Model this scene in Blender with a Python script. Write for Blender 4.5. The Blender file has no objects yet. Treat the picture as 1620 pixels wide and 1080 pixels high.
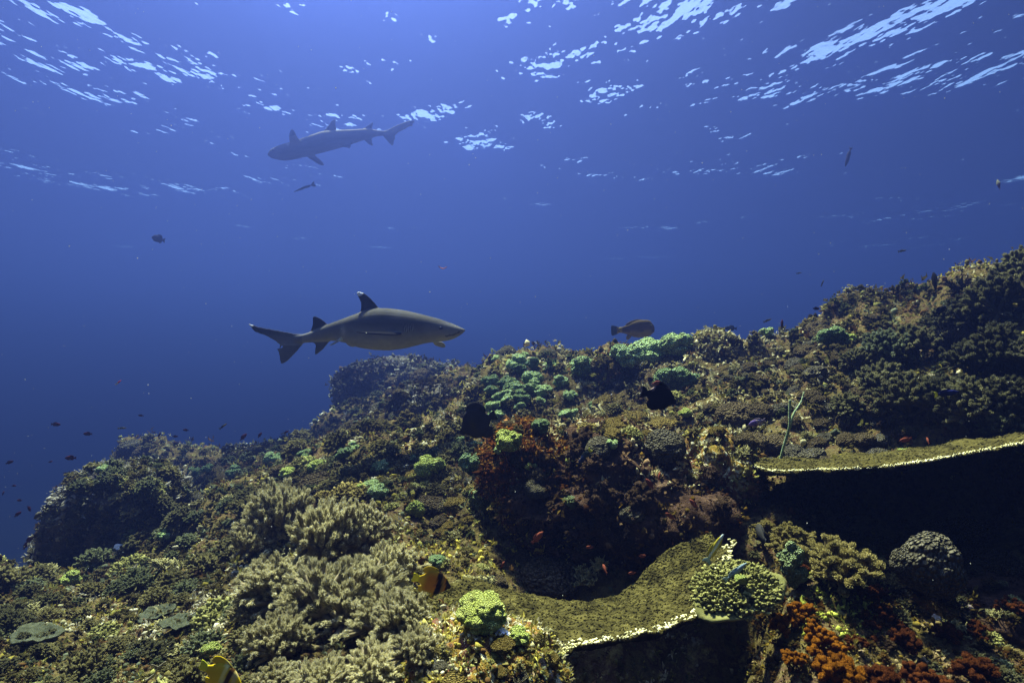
import bpy, bmesh, math, random
import numpy as np
from mathutils import Vector, Matrix
from mathutils.bvhtree import BVHTree

random.seed(7)
RNG = np.random.default_rng(7)
SC = bpy.context.scene
COL = SC.collection

# ------------------------------------------------------------------ camera
cam_d = bpy.data.cameras.new("camera")
cam = bpy.data.objects.new("camera", cam_d)
COL.objects.link(cam)
cam.location = (0, 0, 0)
cam.rotation_euler = (math.radians(90), 0, 0)
cam_d.lens = 20.0
cam_d.sensor_width = 36.0
cam_d.clip_start = 0.02
cam_d.clip_end = 1000
SC.camera = cam
FPX = 900.0                       # focal length in photo pixels (1620 wide)

# ------------------------------------------------------------------ world, sun, exposure
SUN_EL, SUN_AZ = math.radians(62), math.radians(-19)     # azimuth from +Y towards +X
world = bpy.data.worlds.new("World")
SC.world = world
world.use_nodes = True
wn = world.node_tree.nodes
wl = world.node_tree.links
bg = wn["Background"]
sky = wn.new("ShaderNodeTexSky")
sky.sky_type = 'NISHITA'
sky.sun_disc = False
sky.sun_elevation = SUN_EL
sky.sun_rotation = SUN_AZ
wl.new(sky.outputs[0], bg.inputs[0])
bg.inputs[1].default_value = 0.055

sun_d = bpy.data.lights.new("sun", 'SUN')
sun_d.energy = 5.0
sun_d.angle = math.radians(4)
sun_d.color = (1.0, 0.94, 0.64)
sun = bpy.data.objects.new("sun", sun_d)
COL.objects.link(sun)
to_sun = Vector((math.sin(SUN_AZ) * math.cos(SUN_EL), math.cos(SUN_AZ) * math.cos(SUN_EL), math.sin(SUN_EL)))
sun.rotation_euler = to_sun.to_track_quat('Z', 'Y').to_euler()
sun.location = to_sun * 40

SC.view_settings.view_transform = 'Standard'
SC.view_settings.look = 'None'
SC.view_settings.exposure = 2.6
SC.view_settings.gamma = 1.0
SC.cycles.max_bounces = 5
SC.cycles.diffuse_bounces = 2
SC.cycles.glossy_bounces = 2
SC.cycles.transmission_bounces = 2
SC.cycles.volume_bounces = 0
SC.cycles.transparent_max_bounces = 8
SC.cycles.use_denoising = True
SC.cycles.sample_clamp_indirect = 4.0

SURF_Z = 5.6
HAZE_D = 0.185


def P(px, py, Y):
    return Vector(((px - 810) / FPX * Y, Y, (540 - py) / FPX * Y))


# ------------------------------------------------------------------ node helpers
def mat(name):
    m = bpy.data.materials.new(name)
    m.use_nodes = True
    return m, m.node_tree.nodes, m.node_tree.links


# ------------------------------------------------------------------ mesh helpers
def mesh_np(name, verts, faces, mats=(), smooth=True, cols=None, mi=None):
    """verts (N,3) array; faces: list of arrays of shape (n,k)."""
    me = bpy.data.meshes.new(name)
    verts = np.asarray(verts, dtype=np.float32)
    if isinstance(faces, np.ndarray):
        faces = [faces]
    faces = [np.asarray(f, dtype=np.int32) for f in faces if len(f)]
    me.vertices.add(len(verts))
    me.vertices.foreach_set("co", verts.ravel())
    nl = sum(f.size for f in faces)
    npoly = sum(len(f) for f in faces)
    me.loops.add(nl)
    me.polygons.add(npoly)
    me.loops.foreach_set("vertex_index", np.concatenate([f.ravel() for f in faces]))
    tot = np.concatenate([np.full(len(f), f.shape[1], np.int32) for f in faces])
    start = np.concatenate([[0], np.cumsum(tot)[:-1]]).astype(np.int32)
    me.polygons.foreach_set("loop_start", start)
    me.polygons.foreach_set("loop_total", tot)
    me.polygons.foreach_set("use_smooth", np.full(npoly, smooth))
    for m in mats:
        me.materials.append(m)
    if mi is not None:
        me.polygons.foreach_set("material_index", np.asarray(mi, np.int32))
    if cols is not None:
        a = me.color_attributes.new("col", 'FLOAT_COLOR', 'POINT')
        c = np.ones((len(verts), 4), np.float32)
        c[:, :cols.shape[1]] = cols
        a.data.foreach_set("color", c.ravel())
    me.update()
    me.validate()
    return me


def link(name, me, parent=None):
    o = bpy.data.objects.new(name, me)
    COL.objects.link(o)
    if parent is not None:
        o.parent = parent
    return o


def tag(o, label=None, cat=None, group=None, kind=None):
    if label:
        o["label"] = label
    if cat:
        o["category"] = cat
    if group:
        o["group"] = group
    if kind:
        o["kind"] = kind
    return o


# numpy value noise
def _hash(ix, iy, iz, s):
    n = (ix * 374761393 + iy * 668265263 + iz * 2147483647 + s * 1274126177) & 0xFFFFFFFF
    n = ((n ^ (n >> 13)) * 1274126177) & 0xFFFFFFFF
    n = (n ^ (n >> 16)) & 0xFFFFFFFF
    return n.astype(np.float64) / 4294967295.0


def vnoise(p, s=0):
    p = np.asarray(p, dtype=np.float64)
    i = np.floor(p).astype(np.int64)
    f = p - i
    f = f * f * f * (f * (f * 6 - 15) + 10)
    out = 0
    for dx in (0, 1):
        wx = f[:, 0] if dx else 1 - f[:, 0]
        for dy in (0, 1):
            wy = f[:, 1] if dy else 1 - f[:, 1]
            for dz in (0, 1):
                wz = f[:, 2] if dz else 1 - f[:, 2]
                out = out + wx * wy * wz * _hash(i[:, 0] + dx, i[:, 1] + dy, i[:, 2] + dz, s)
    return out * 2 - 1


def fbm(p, scale, octv=4, s=0, gain=0.5):
    p = np.asarray(p) * scale
    a, t, n = 1.0, 0, 0
    for k in range(octv):
        t = t + a * vnoise(p + 17.3 * k, s + k)
        n += a
        p = p * 2.03
        a *= gain
    return t / n


# ------------------------------------------------------------------ the water: sea surface and the haze of the water body
m_surf, n, l = mat("sea surface from below")
n.clear()
out = n.new("ShaderNodeOutputMaterial")
mix = n.new("ShaderNodeMixShader")
tr = n.new("ShaderNodeBsdfTransparent")
tr.inputs[0].default_value = (0.95, 0.98, 1.0, 1)
gl = n.new("ShaderNodeBsdfGlossy")
gl.inputs["Color"].default_value = (0.75, 0.8, 0.9, 1)
gl.inputs["Roughness"].default_value = 0.25
fr = n.new("ShaderNodeFresnel")
fr.inputs["IOR"].default_value = 1.33
bump = n.new("ShaderNodeBump")
bump.inputs["Strength"].default_value = 1.0
bump.inputs["Distance"].default_value = 1.0
tc = n.new("ShaderNodeTexCoord")
mp = n.new("ShaderNodeMapping")
mp.inputs["Scale"].default_value = (0.40, 0.20, 1.0)
mp.inputs["Rotation"].default_value = (0, 0, math.radians(14))
mp.inputs["Location"].default_value = (33,-30,0)
nz = n.new("ShaderNodeTexNoise")
nz.inputs["Scale"].default_value = 1.1
nz.inputs["Detail"].default_value = 4.6
nz.inputs["Roughness"].default_value = 0.55
mulh = n.new("ShaderNodeMath")
mulh.operation = 'MULTIPLY'
mulh.inputs[1].default_value = 1.82
l.new(tc.outputs["Object"], mp.inputs[0])
l.new(mp.outputs[0], nz.inputs["Vector"])
l.new(nz.outputs["Fac"], mulh.inputs[0])
nz2 = n.new("ShaderNodeTexNoise")           # calmer and choppier areas of the sea
nz2.inputs["Scale"].default_value = 0.16
nz2.inputs["Detail"].default_value = 2
mp2 = n.new("ShaderNodeMapping")
mp2.inputs["Location"].default_value = (34, -24, 0)
l.new(tc.outputs["Object"], mp2.inputs[0])
l.new(mp2.outputs[0], nz2.inputs["Vector"])
ramp = n.new("ShaderNodeMapRange")
ramp.inputs["From Min"].default_value = 0.35
ramp.inputs["From Max"].default_value = 0.65
ramp.inputs["To Min"].default_value = 0.4
ramp.inputs["To Max"].default_value = 1.15
l.new(nz2.outputs["Fac"], ramp.inputs["Value"])
mulm = n.new("ShaderNodeMath")
mulm.operation = 'MULTIPLY'
l.new(mulh.outputs[0], mulm.inputs[0])
l.new(ramp.outputs[0], mulm.inputs[1])
l.new(mulm.outputs[0], bump.inputs["Height"])
l.new(bump.outputs[0], fr.inputs["Normal"])
l.new(fr.outputs[0], mix.inputs[0])
l.new(tr.outputs[0], mix.inputs[1])
l.new(gl.outputs[0], mix.inputs[2])
l.new(mix.outputs[0], out.inputs[0])
g = np.linspace(-110, 110, 23)
gx, gy = np.meshgrid(g, g)
vv = np.stack([gx.ravel(), gy.ravel(), np.zeros(gx.size)], 1)
idx = np.arange(23 * 23).reshape(23, 23)
ff = np.stack([idx[:-1, :-1].ravel(), idx[:-1, 1:].ravel(), idx[1:, 1:].ravel(), idx[1:, :-1].ravel()], 1)
sea = link("sea_surface", mesh_np("sea_surface", vv, ff, [m_surf]))
sea.location = (0, 0, SURF_Z)
tag(sea, kind="structure")

m_haze, n, l = mat("blue water haze")
n.clear()
out = n.new("ShaderNodeOutputMaterial")
pv = n.new("ShaderNodeVolumePrincipled")
pv.inputs["Color"].default_value = (0.031, 0.049, 0.212, 1)
pv.inputs["Absorption Color"].default_value = (0.42, 0.52, 0.80, 1)
pv.inputs["Density"].default_value = HAZE_D
pv.inputs["Anisotropy"].default_value = 0.84
l.new(pv.outputs[0], out.inputs["Volume"])
bm = bmesh.new()
bmesh.ops.create_cube(bm, size=1.0)
me = bpy.data.meshes.new("haze")
bm.to_mesh(me)
bm.free()
me.materials.append(m_haze)
haze = link("haze", me)
haze.scale = (240, 240, SURF_Z + 0.4 + 16)
haze.location = (0, 0, (SURF_Z + 0.4 - 16) / 2)
tag(haze, kind="stuff")

# ------------------------------------------------------------------ the reef terrain
CP = [
    (0, 1080, 1.7), (0, 1000, 2.2), (0, 940, 2.7), (0, 902, 3.1), (-150, 1080, 2.0), (-150, 980, 2.8), (-150, 930, 3.3),
    (150, 1080, 1.6), (150, 1000, 2.1), (150, 935, 2.8), (90, 905, 3.2), (200, 900, 3.3), (240, 860, 3.8),
    (300, 1080, 1.5), (300, 985, 2.0), (300, 905, 2.6), (310, 845, 3.4), (330, 790, 4.4), (310, 745, 6.6), (300, 712, 8.6),
    (450, 1080, 1.4), (450, 1000, 1.7), (450, 905, 2.2), (450, 830, 2.9), (450, 775, 3.7), (450, 735, 6.0), (440, 714, 8.6),
    (205, 697, 8.8), (240, 705, 8.6), (380, 714, 8.6), (490, 700, 8.2),
    (600, 1080, 1.3), (600, 1000, 1.55), (600, 910, 1.95), (600, 810, 2.5), (600, 745, 3.1), (600, 702, 3.8), (560, 696, 4.0), (500, 735, 3.9), (640, 690, 4.0),
    (540, 660, 8.0), (620, 650, 7.6), (700, 610, 7.4), (720, 640, 5.6), (560, 640, 9.4), (660, 610, 9.2), (740, 585, 7.0),
    (700, 900, 1.95), (700, 820, 2.4), (700, 750, 2.95), (700, 700, 3.5), (700, 668, 4.2),
    (740, 1090, 1.3), (750, 990, 1.6), (780, 910, 1.95), (790, 820, 2.4), (790, 750, 2.8), (790, 690, 3.4), (790, 635, 4.2), (760, 578, 5.5),
    (820, 556, 5.6), (880, 558, 5.4), (870, 610, 4.4), (870, 680, 3.4),
    (950, 556, 5.0), (950, 610, 4.1), (950, 680, 3.2), (950, 780, 2.8), (950, 910, 2.1),
    (1050, 538, 4.6), (1050, 600, 3.8), (1050, 680, 2.95), (1050, 800, 2.5), (1050, 890, 2.1),
    (1150, 548, 4.3), (1150, 620, 3.4), (1150, 720, 2.6), (1150, 800, 2.2), (1150, 880, 1.95),
    (1250, 520, 4.0), (1250, 600, 3.2), (1250, 690, 2.6), (1250, 735, 2.4),
    (1350, 484, 3.8), (1350, 560, 3.1), (1350, 650, 2.6), (1350, 715, 2.35),
    (1450, 470, 3.5), (1450, 550, 2.9), (1450, 640, 2.4), (1450, 700, 2.25),
    (1550, 435, 3.2), (1550, 520, 2.7), (1550, 620, 2.25), (1550, 685, 2.15),
    (1650, 400, 3.0), (1650, 500, 2.5), (1650, 620, 2.1), (1650, 670, 2.0), (1850, 330, 2.9), (1850, 480, 2.3), (1850, 640, 1.9),
    (1230, 830, 2.0), (1350, 815, 2.15), (1450, 810, 2.1), (1550, 815, 2.0), (1700, 830, 1.9),
    (1250, 900, 1.75), (1250, 1000, 1.5), (1250, 1080, 1.3), (1350, 900, 1.8), (1350, 1000, 1.5), (1350, 1080, 1.3),
    (1450, 900, 1.8), (1450, 1000, 1.52), (1450, 1080, 1.35), (1600, 900, 1.75), (1600, 1000, 1.52), (1600, 1080, 1.35), (1850, 1000, 1.6),
    (900, 1130, 1.8), (1030, 1100, 1.8), (1150, 1070, 1.8), (950, 1300, 1.4), (1100, 1250, 1.4), (900, 1020, 2.0), (1050, 1000, 2.0),
]
cu, cv, cz = [], [], []
for px, py, Y in CP:
    cu.append((px - 810) / FPX); cv.append(math.log(Y)); cz.append((540 - py) / FPX)


def addw(x, y, z):
    cu.append(x / y); cv.append(math.log(y)); cz.append(z / y)


# the far side of every crest falls away into deep water
for px, py, Y in [(0, 902, 3.1), (-150, 930, 3.3), (90, 905, 3.2), (205, 697, 9.0), (300, 712, 8.9), (440, 714, 8.9), (540, 660, 10.0),
                  (660, 610, 9.8), (740, 585, 7.4), (820, 556, 6.0), (880, 558, 5.8), (950, 556, 5.4), (1050, 538, 5.0),
                  (1150, 548, 4.8), (1250, 520, 4.4), (1350, 484, 4.2), (1450, 470, 3.9), (1550, 435, 3.7), (1650, 400, 3.5), (1850, 330, 3.4)]:
    b = P(px, py, Y)
    addw(b.x * 1.25, b.y * 1.25, b.z - 0.16 * Y)
    addw(b.x * 1.8, b.y * 1.8, b.z - 0.50 * Y)
for px in range(-1400, 3400, 300):
    for Y in (16.0, 22.0):
        addw((px - 810) / FPX * Y, Y, -13.0)
for px in (-900, -500):
    for Y in (2.0, 3.5, 6.0):
        addw((px - 810) / FPX * Y, Y, -0.62 * Y - 0.6)
for px, py, Y in [(120, 800, 8.0), (0, 850, 7.5), (-150, 900, 6.0), (60, 900, 5.5)]:
    addw((px - 810) / FPX * Y, Y, (540 - py) / FPX * Y - 1.0)
for px in range(-600, 2400, 300):          # under and behind the camera
    addw((px - 810) / FPX * 0.7, 0.7, -0.9)
    addw((px - 810) / FPX * 0.35, 0.35, -1.1)
cu, cv, cz = map(np.array, (cu, cv, cz))
CN = len(cu)


def _phi(du, dv):
    return np.sqrt(du * du + (0.8 * dv) ** 2 + 1e-4)


_A = _phi(cu[:, None] - cu[None], cv[:, None] - cv[None])
_A = np.block([[_A + 0.004 * np.eye(CN), np.ones((CN, 1))], [np.ones((1, CN)), np.zeros((1, 1))]])
_w = np.linalg.solve(_A, np.concatenate([cz, [0]]))


def zbase(x, y):
    x = np.asarray(x, float); y = np.asarray(y, float)
    yy = np.maximum(y, 0.35)
    u = (x / yy).ravel(); v = np.log(yy).ravel()
    r = np.empty(u.size)
    for a in range(0, u.size, 20000):
        r[a:a + 20000] = _phi(u[a:a + 20000, None] - cu[None], v[a:a + 20000, None] - cv[None]) @ _w[:-1] + _w[-1]
    return (r.reshape(x.shape) * yy)


NU, NV = 520, 470
uu = np.linspace(-1.5, 1.5, NU)
vy = np.exp(np.linspace(math.log(0.55), math.log(24), NV))
U, V = np.meshgrid(uu, vy)
X = U * V; Y = V
Z = zbase(X, Y)
TV = np.stack([X.ravel(), Y.ravel(), Z.ravel()], 1)
_d = np.clip(TV[:, 1], 0.8, 5)
_am = 0.045 * _d
TV0 = TV.copy()
for k in range(3):
    TV[:, k] += (0.9 * _am * fbm(TV0, 1.6, 3, 10 + 7 * k) + 0.55 * _am * fbm(TV0, 5.5, 4, 40 + 7 * k, 0.6)) * (1.0 if k == 2 else 0.8)
ii = np.arange(NU * NV).reshape(NV, NU)
TF = np.stack([ii[:-1, :-1].ravel(), ii[:-1, 1:].ravel(), ii[1:, 1:].ravel(), ii[1:, :-1].ravel()], 1)

# ------------------------------------------------------------------ materials
def cmat(name, c1, c2, scale=8.0, c3=None, attr=False, rough=0.9, bump=0.3, bscale=60.0, vary=0.25, coord="Object", polyp=0.0, soft=0.0):
    """noise-mottled matte surface; every object gets its own slight brightness from Object Info."""
    m, n, l = mat(name)
    b = n["Principled BSDF"]
    b.inputs["Roughness"].default_value = rough
    b.inputs["Specular IOR Level"].default_value = 0.0 if rough > 0.3 else 0.3        # wet skin under water hardly reflects
    tc = n.new("ShaderNodeTexCoord")
    nz = n.new("ShaderNodeTexNoise")
    nz.inputs["Scale"].default_value = scale
    nz.inputs["Detail"].default_value = 5
    nz.inputs["Roughness"].default_value = 0.65
    l.new(tc.outputs[coord], nz.inputs["Vector"])
    cr = n.new("ShaderNodeValToRGB")
    e = cr.color_ramp.elements
    e[0].position, e[0].color = 0.36, (*c1, 1)
    e[1].position, e[1].color = 0.64, (*c2, 1)
    if c3:
        x = e.new(0.74)
        x.color = (*c3, 1)
    l.new(nz.outputs["Fac"], cr.inputs["Fac"])
    last = cr.outputs["Color"]
    if attr:
        at = n.new("ShaderNodeAttribute")
        at.attribute_name = "col"
        mx = n.new("ShaderNodeMix")
        mx.data_type = 'RGBA'
        mx.blend_type = 'MULTIPLY'
        mx.inputs["Factor"].default_value = 1.0
        l.new(last, mx.inputs["A"])
        l.new(at.outputs["Color"], mx.inputs["B"])
        last = mx.outputs["Result"]
    if vary:
        oi = n.new("ShaderNodeObjectInfo")
        mr = n.new("ShaderNodeMapRange")
        mr.inputs["To Min"].default_value = 1 - vary
        mr.inputs["To Max"].default_value = 1 + vary
        l.new(oi.outputs["Random"], mr.inputs["Value"])
        hs = n.new("ShaderNodeHueSaturation")
        l.new(mr.outputs[0], hs.inputs["Value"])
        l.new(last, hs.inputs["Color"])
        last = hs.outputs["Color"]
    if polyp:
        vo = n.new("ShaderNodeTexVoronoi")
        vo.inputs["Scale"].default_value = polyp
        l.new(tc.outputs[coord], vo.inputs["Vector"])
        pr = n.new("ShaderNodeMapRange")
        pr.inputs["From Max"].default_value = 0.65
        pr.inputs["To Min"].default_value = 1.3
        pr.inputs["To Max"].default_value = 0.62  # polyps' own contrast plus crevice shade, both put into the colour
        l.new(vo.outputs["Distance"], pr.inputs["Value"])
        h2 = n.new("ShaderNodeHueSaturation")
        l.new(pr.outputs[0], h2.inputs["Value"])
        l.new(last, h2.inputs["Color"])
        last = h2.outputs["Color"]
        # worn, dull areas
        nw = n.new("ShaderNodeTexNoise"); nw.inputs["Scale"].default_value = 1.6; nw.inputs["Detail"].default_value = 4
        l.new(tc.outputs[coord], nw.inputs["Vector"])
        rw = n.new("ShaderNodeMapRange"); rw.inputs["From Min"].default_value = 0.55; rw.inputs["From Max"].default_value = 0.68
        rw.inputs["To Max"].default_value = 0.4
        l.new(nw.outputs["Fac"], rw.inputs["Value"])
        mw = n.new("ShaderNodeMix"); mw.data_type = 'RGBA'
        mw.inputs["B"].default_value = (0.12, 0.11, 0.05, 1)
        l.new(rw.outputs[0], mw.inputs["Factor"]); l.new(last, mw.inputs["A"])
        last = mw.outputs["Result"]
    l.new(last, b.inputs["Base Color"])
    if soft:
        tl_ = n.new("ShaderNodeBsdfTranslucent")
        l.new(last, tl_.inputs["Color"])
        ms = n.new("ShaderNodeMixShader")
        ms.inputs[0].default_value = soft
        l.new(b.outputs[0], ms.inputs[1]); l.new(tl_.outputs[0], ms.inputs[2])
        l.new(ms.outputs[0], n["Material Output"].inputs["Surface"])
    if polyp:
        iv_ = n.new("ShaderNodeMath"); iv_.operation = 'SUBTRACT'; iv_.inputs[0].default_value = 1.0
        l.new(vo.outputs["Distance"], iv_.inputs[1])
        bp = n.new("ShaderNodeBump"); bp.inputs["Strength"].default_value = 1.0; bp.inputs["Distance"].default_value = 0.10
        l.new(iv_.outputs[0], bp.inputs["Height"]); l.new(bp.outputs[0], b.inputs["Normal"])
    elif bump:
        n2 = n.new("ShaderNodeTexNoise")
        n2.inputs["Scale"].default_value = bscale
        n2.inputs["Detail"].default_value = 3
        l.new(tc.outputs[coord], n2.inputs["Vector"])
        bp = n.new("ShaderNodeBump")
        bp.inputs["Strength"].default_value = bump
        bp.inputs["Distance"].default_value = 0.02
        l.new(n2.outputs["Fac"], bp.inputs["Height"])
        l.new(bp.outputs[0], b.inputs["Normal"])
    return m


def reefmat(name, stops, scales=(3.0, 14.0), bump=0.8, spots=0.0, spotcol=(0.6, 0.55, 0.3)):
    """encrusted limestone: two noise layers over a many-stop ramp, optional pale crusts with edges of their own"""
    m, n, l = mat(name)
    b = n["Principled BSDF"]
    b.inputs["Roughness"].default_value = 0.92
    b.inputs["Specular IOR Level"].default_value = 0.0
    tc = n.new("ShaderNodeTexCoord")
    na = n.new("ShaderNodeTexNoise"); na.inputs["Scale"].default_value = scales[0]; na.inputs["Detail"].default_value = 3
    nb = n.new("ShaderNodeTexNoise"); nb.inputs["Scale"].default_value = scales[1]; nb.inputs["Detail"].default_value = 7; nb.inputs["Roughness"].default_value = 0.72
    l.new(tc.outputs["Object"], na.inputs["Vector"]); l.new(tc.outputs["Object"], nb.inputs["Vector"])
    mx = n.new("ShaderNodeMix"); mx.inputs["Factor"].default_value = 0.62
    l.new(na.outputs["Fac"], mx.inputs["A"]); l.new(nb.outputs["Fac"], mx.inputs["B"])
    cr = n.new("ShaderNodeValToRGB")
    e = cr.color_ramp.elements
    e[0].position, e[0].color = stops[0][0], (*stops[0][1], 1)
    e[1].position, e[1].color = stops[-1][0], (*stops[-1][1], 1)
    for p, c in stops[1:-1]:
        x = e.new(p); x.color = (*c, 1)
    l.new(mx.outputs["Result"], cr.inputs["Fac"])
    last = cr.outputs["Color"]
    if spots:
        vo = n.new("ShaderNodeTexNoise"); vo.inputs["Scale"].default_value = scales[1] * 1.7; vo.inputs["Detail"].default_value = 4
        mp = n.new("ShaderNodeMapping"); mp.inputs["Location"].default_value = (5, 9, 2)
        l.new(tc.outputs["Object"], mp.inputs[0]); l.new(mp.outputs[0], vo.inputs["Vector"])
        r2 = n.new("ShaderNodeMapRange"); r2.inputs["From Min"].default_value = 0.62 - 0.1 * spots; r2.inputs["From Max"].default_value = 0.66 - 0.1 * spots
        l.new(vo.outputs["Fac"], r2.inputs["Value"])
        m2 = n.new("ShaderNodeMix"); m2.data_type = 'RGBA'
        l.new(r2.outputs[0], m2.inputs["Factor"]); l.new(last, m2.inputs["A"])
        m2.inputs["B"].default_value = (*spotcol, 1)
        last = m2.outputs["Result"]
    l.new(last, b.inputs["Base Color"])
    nc = n.new("ShaderNodeTexNoise"); nc.inputs["Scale"].default_value = scales[1] * 3.2; nc.inputs["Detail"].default_value = 5; nc.inputs["Roughness"].default_value = 0.7
    l.new(tc.outputs["Object"], nc.inputs["Vector"])
    bp = n.new("ShaderNodeBump"); bp.inputs["Strength"].default_value = bump; bp.inputs["Distance"].default_value = 0.03
    l.new(nc.outputs["Fac"], bp.inputs["Height"]); l.new(bp.outputs[0], b.inputs["Normal"])
    return m


M = {}
M['ground'] = reefmat("encrusted reef rock", [(0.30, (0.014, 0.010, 0.007)), (0.42, (0.049, 0.036, 0.017)), (0.50, (0.119, 0.095, 0.034)),
                                              (0.56, (0.070, 0.039, 0.025)), (0.63, (0.238, 0.203, 0.070)), (0.72, (0.504, 0.448, 0.224))], (3.0, 13.0), 0.9)
M['greyrock'] = reefmat("grey violet reef rock", [(0.30, (0.015, 0.014, 0.016)), (0.45, (0.06, 0.056, 0.06)), (0.55, (0.12, 0.105, 0.08)),
                                                  (0.62, (0.17, 0.16, 0.06)), (0.72, (0.26, 0.25, 0.24))], (4.0, 12.0), 0.9, 0.1, (0.3, 0.3, 0.12))
M['darkrock'] = reefmat("dark maroon turf rock", [(0.3, (0.012, 0.008, 0.006)), (0.45, (0.045, 0.027, 0.018)), (0.58, (0.10, 0.062, 0.038)), (0.70, (0.20, 0.14, 0.085))], (4.0, 18.0), 0.9)
M['rustrock'] = reefmat("rust brown crusted rock", [(0.3, (0.02, 0.008, 0.005)), (0.44, (0.09, 0.036, 0.012)), (0.54, (0.2, 0.08, 0.02)), (0.60, (0.24, 0.17, 0.03)), (0.7, (0.4, 0.36, 0.2))], (5.0, 20.0), 0.9, 0.1)
M['brightrock'] = reefmat("pink and yellow crusted rock", [(0.3, (0.05, 0.02, 0.02)), (0.42, (0.20, 0.09, 0.06)), (0.50, (0.32, 0.2, 0.04)), (0.56, (0.16, 0.14, 0.03)), (0.62, (0.5, 0.36, 0.30)), (0.7, (0.75, 0.72, 0.45))], (7.0, 26.0), 0.9, 0.5, (0.72, 0.7, 0.42))
M['green'] = cmat("pale green cauliflower coral", (0.42, 0.62, 0.23), (0.62, 0.82, 0.37), 2.2, vary=0.22, polyp=9)
M['teal'] = cmat("blue green cauliflower coral", (0.24, 0.37, 0.15), (0.40, 0.56, 0.26), 2.2, vary=0.2, polyp=9)
M['lime'] = cmat("lime green cauliflower coral", (0.46, 0.57, 0.13), (0.68, 0.79, 0.22), 2.2, vary=0.15, polyp=9)
M['bigcol'] = cmat("lime green cauliflower coral close up", (0.60, 0.70, 0.15), (0.85, 0.93, 0.28), 2.2, vary=0.0, polyp=20)
M['bushbrown'] = cmat("yellow brown bushy coral", (0.17, 0.145, 0.05), (0.32, 0.275, 0.11), 3.0, attr=True, vary=0.15, bump=0, soft=0.25)
M['ridge'] = cmat("olive ridge soft coral", (0.10, 0.10, 0.052), (0.20, 0.195, 0.105), 2.5, attr=True, vary=0.3, bump=0, soft=0.35)
M['ridgedark'] = cmat("dark grey olive ridge soft coral", (0.06, 0.062, 0.036), (0.12, 0.12, 0.07), 2.5, attr=True, vary=0.3, bump=0, soft=0.35)
M['ridgegreen'] = cmat("grey green ridge soft coral", (0.085, 0.10, 0.06), (0.17, 0.195, 0.12), 2.5, attr=True, vary=0.3, bump=0, soft=0.35)
M['moss'] = cmat("moss green cauliflower coral", (0.19, 0.25, 0.11), (0.34, 0.42, 0.20), 2.2, vary=0.2, polyp=10)
M['brain'] = cmat("brown boulder coral", (0.085, 0.065, 0.034), (0.178, 0.141, 0.076), 3.0, vary=0.25, polyp=8)
M['mustard'] = cmat("mustard boulder coral", (0.162, 0.119, 0.032), (0.306, 0.234, 0.072), 3.0, vary=0.2, polyp=10)
M['greyball'] = cmat("grey boulder coral", (0.096, 0.088, 0.058), (0.192, 0.176, 0.120), 3.0, vary=0.25, polyp=8)
M['purple'] = cmat("dark purple sponge", (0.012, 0.007, 0.014), (0.03, 0.018, 0.034), 4.0, vary=0.2, polyp=10)
M['olive'] = cmat("olive soft coral", (0.175, 0.16, 0.07), (0.34, 0.315, 0.15), 2.5, attr=True, vary=0.28, bump=0, soft=0.4)
M['greenish'] = cmat("green grey soft coral", (0.125, 0.142, 0.08), (0.26, 0.285, 0.16), 2.5, attr=True, vary=0.25, bump=0, soft=0.4)
M['tan'] = cmat("tan feathery soft coral", (0.33, 0.30, 0.165), (0.56, 0.52, 0.32), 3.0, attr=True, vary=0.24, bump=0, soft=0.4)
M['darkolive'] = cmat("dark olive soft coral", (0.10, 0.10, 0.055), (0.20, 0.195, 0.10), 2.5, attr=True, vary=0.25, bump=0, soft=0.4)
M['orange'] = cmat("orange soft coral", (0.20, 0.072, 0.008), (0.38, 0.15, 0.016), 3.0, attr=True, vary=0.2, bump=0, soft=0.4)
M['redbrown'] = cmat("red brown soft coral", (0.07, 0.022, 0.008), (0.15, 0.05, 0.015), 3.0, attr=True, vary=0.25, bump=0, soft=0.4)
M['maroon'] = cmat("maroon turf soft coral", (0.055, 0.036, 0.024), (0.125, 0.085, 0.055), 3.0, attr=True, vary=0.25, bump=0, soft=0.4)
M['stag'] = cmat("branching coral", (0.169, 0.156, 0.065), (0.286, 0.260, 0.117), 3.0, attr=True, vary=0.2, bump=0.15)
M['yellowknob'] = cmat("yellow brown knob coral", (0.11, 0.088, 0.028), (0.20, 0.165, 0.055), 3.0, attr=True, vary=0.12, bump=0.15)
M['limeknob'] = cmat("yellow green knob coral", (0.11, 0.108, 0.036), (0.21, 0.205, 0.07), 3.0, attr=True, vary=0.12, bump=0.15)
M['plate'] = cmat("olive brown table coral", (0.022, 0.019, 0.007), (0.085, 0.073, 0.022), 22.0, attr=True, vary=0.0, bump=1.0, bscale=75)
M['edge'] = cmat("pale growing coral edge", (0.55, 0.52, 0.25), (0.8, 0.76, 0.45), 9.0, vary=0.0, bump=0.2)
M['platelet'] = cmat("grey green plate coral", (0.035, 0.04, 0.024), (0.085, 0.092, 0.055), 5.0, vary=0.2, bump=0.4)
M['growth'] = cmat("mixed reef growth", (0.900, 0.900, 0.900), (0.900, 0.900, 0.900), 20.0, attr=True, vary=0.0, bump=0, soft=0.25)
M['black'] = cmat("black spines", (0.004, 0.004, 0.006), (0.012, 0.012, 0.016), 6.0, vary=0.0, bump=0)
M['whip'] = cmat("pale green whip coral", (0.13, 0.19, 0.10), (0.24, 0.30, 0.17), 9.0, vary=0.0, bump=0.2)
M['twig'] = cmat("bare grey brown branch", (0.10, 0.09, 0.06), (0.2, 0.18, 0.12), 9.0, vary=0.0, bump=0.2)
M['white'] = cmat("white encrusting sponge", (0.6, 0.62, 0.55), (0.8, 0.8, 0.74), 9.0, vary=0.0, bump=0.2)
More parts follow.
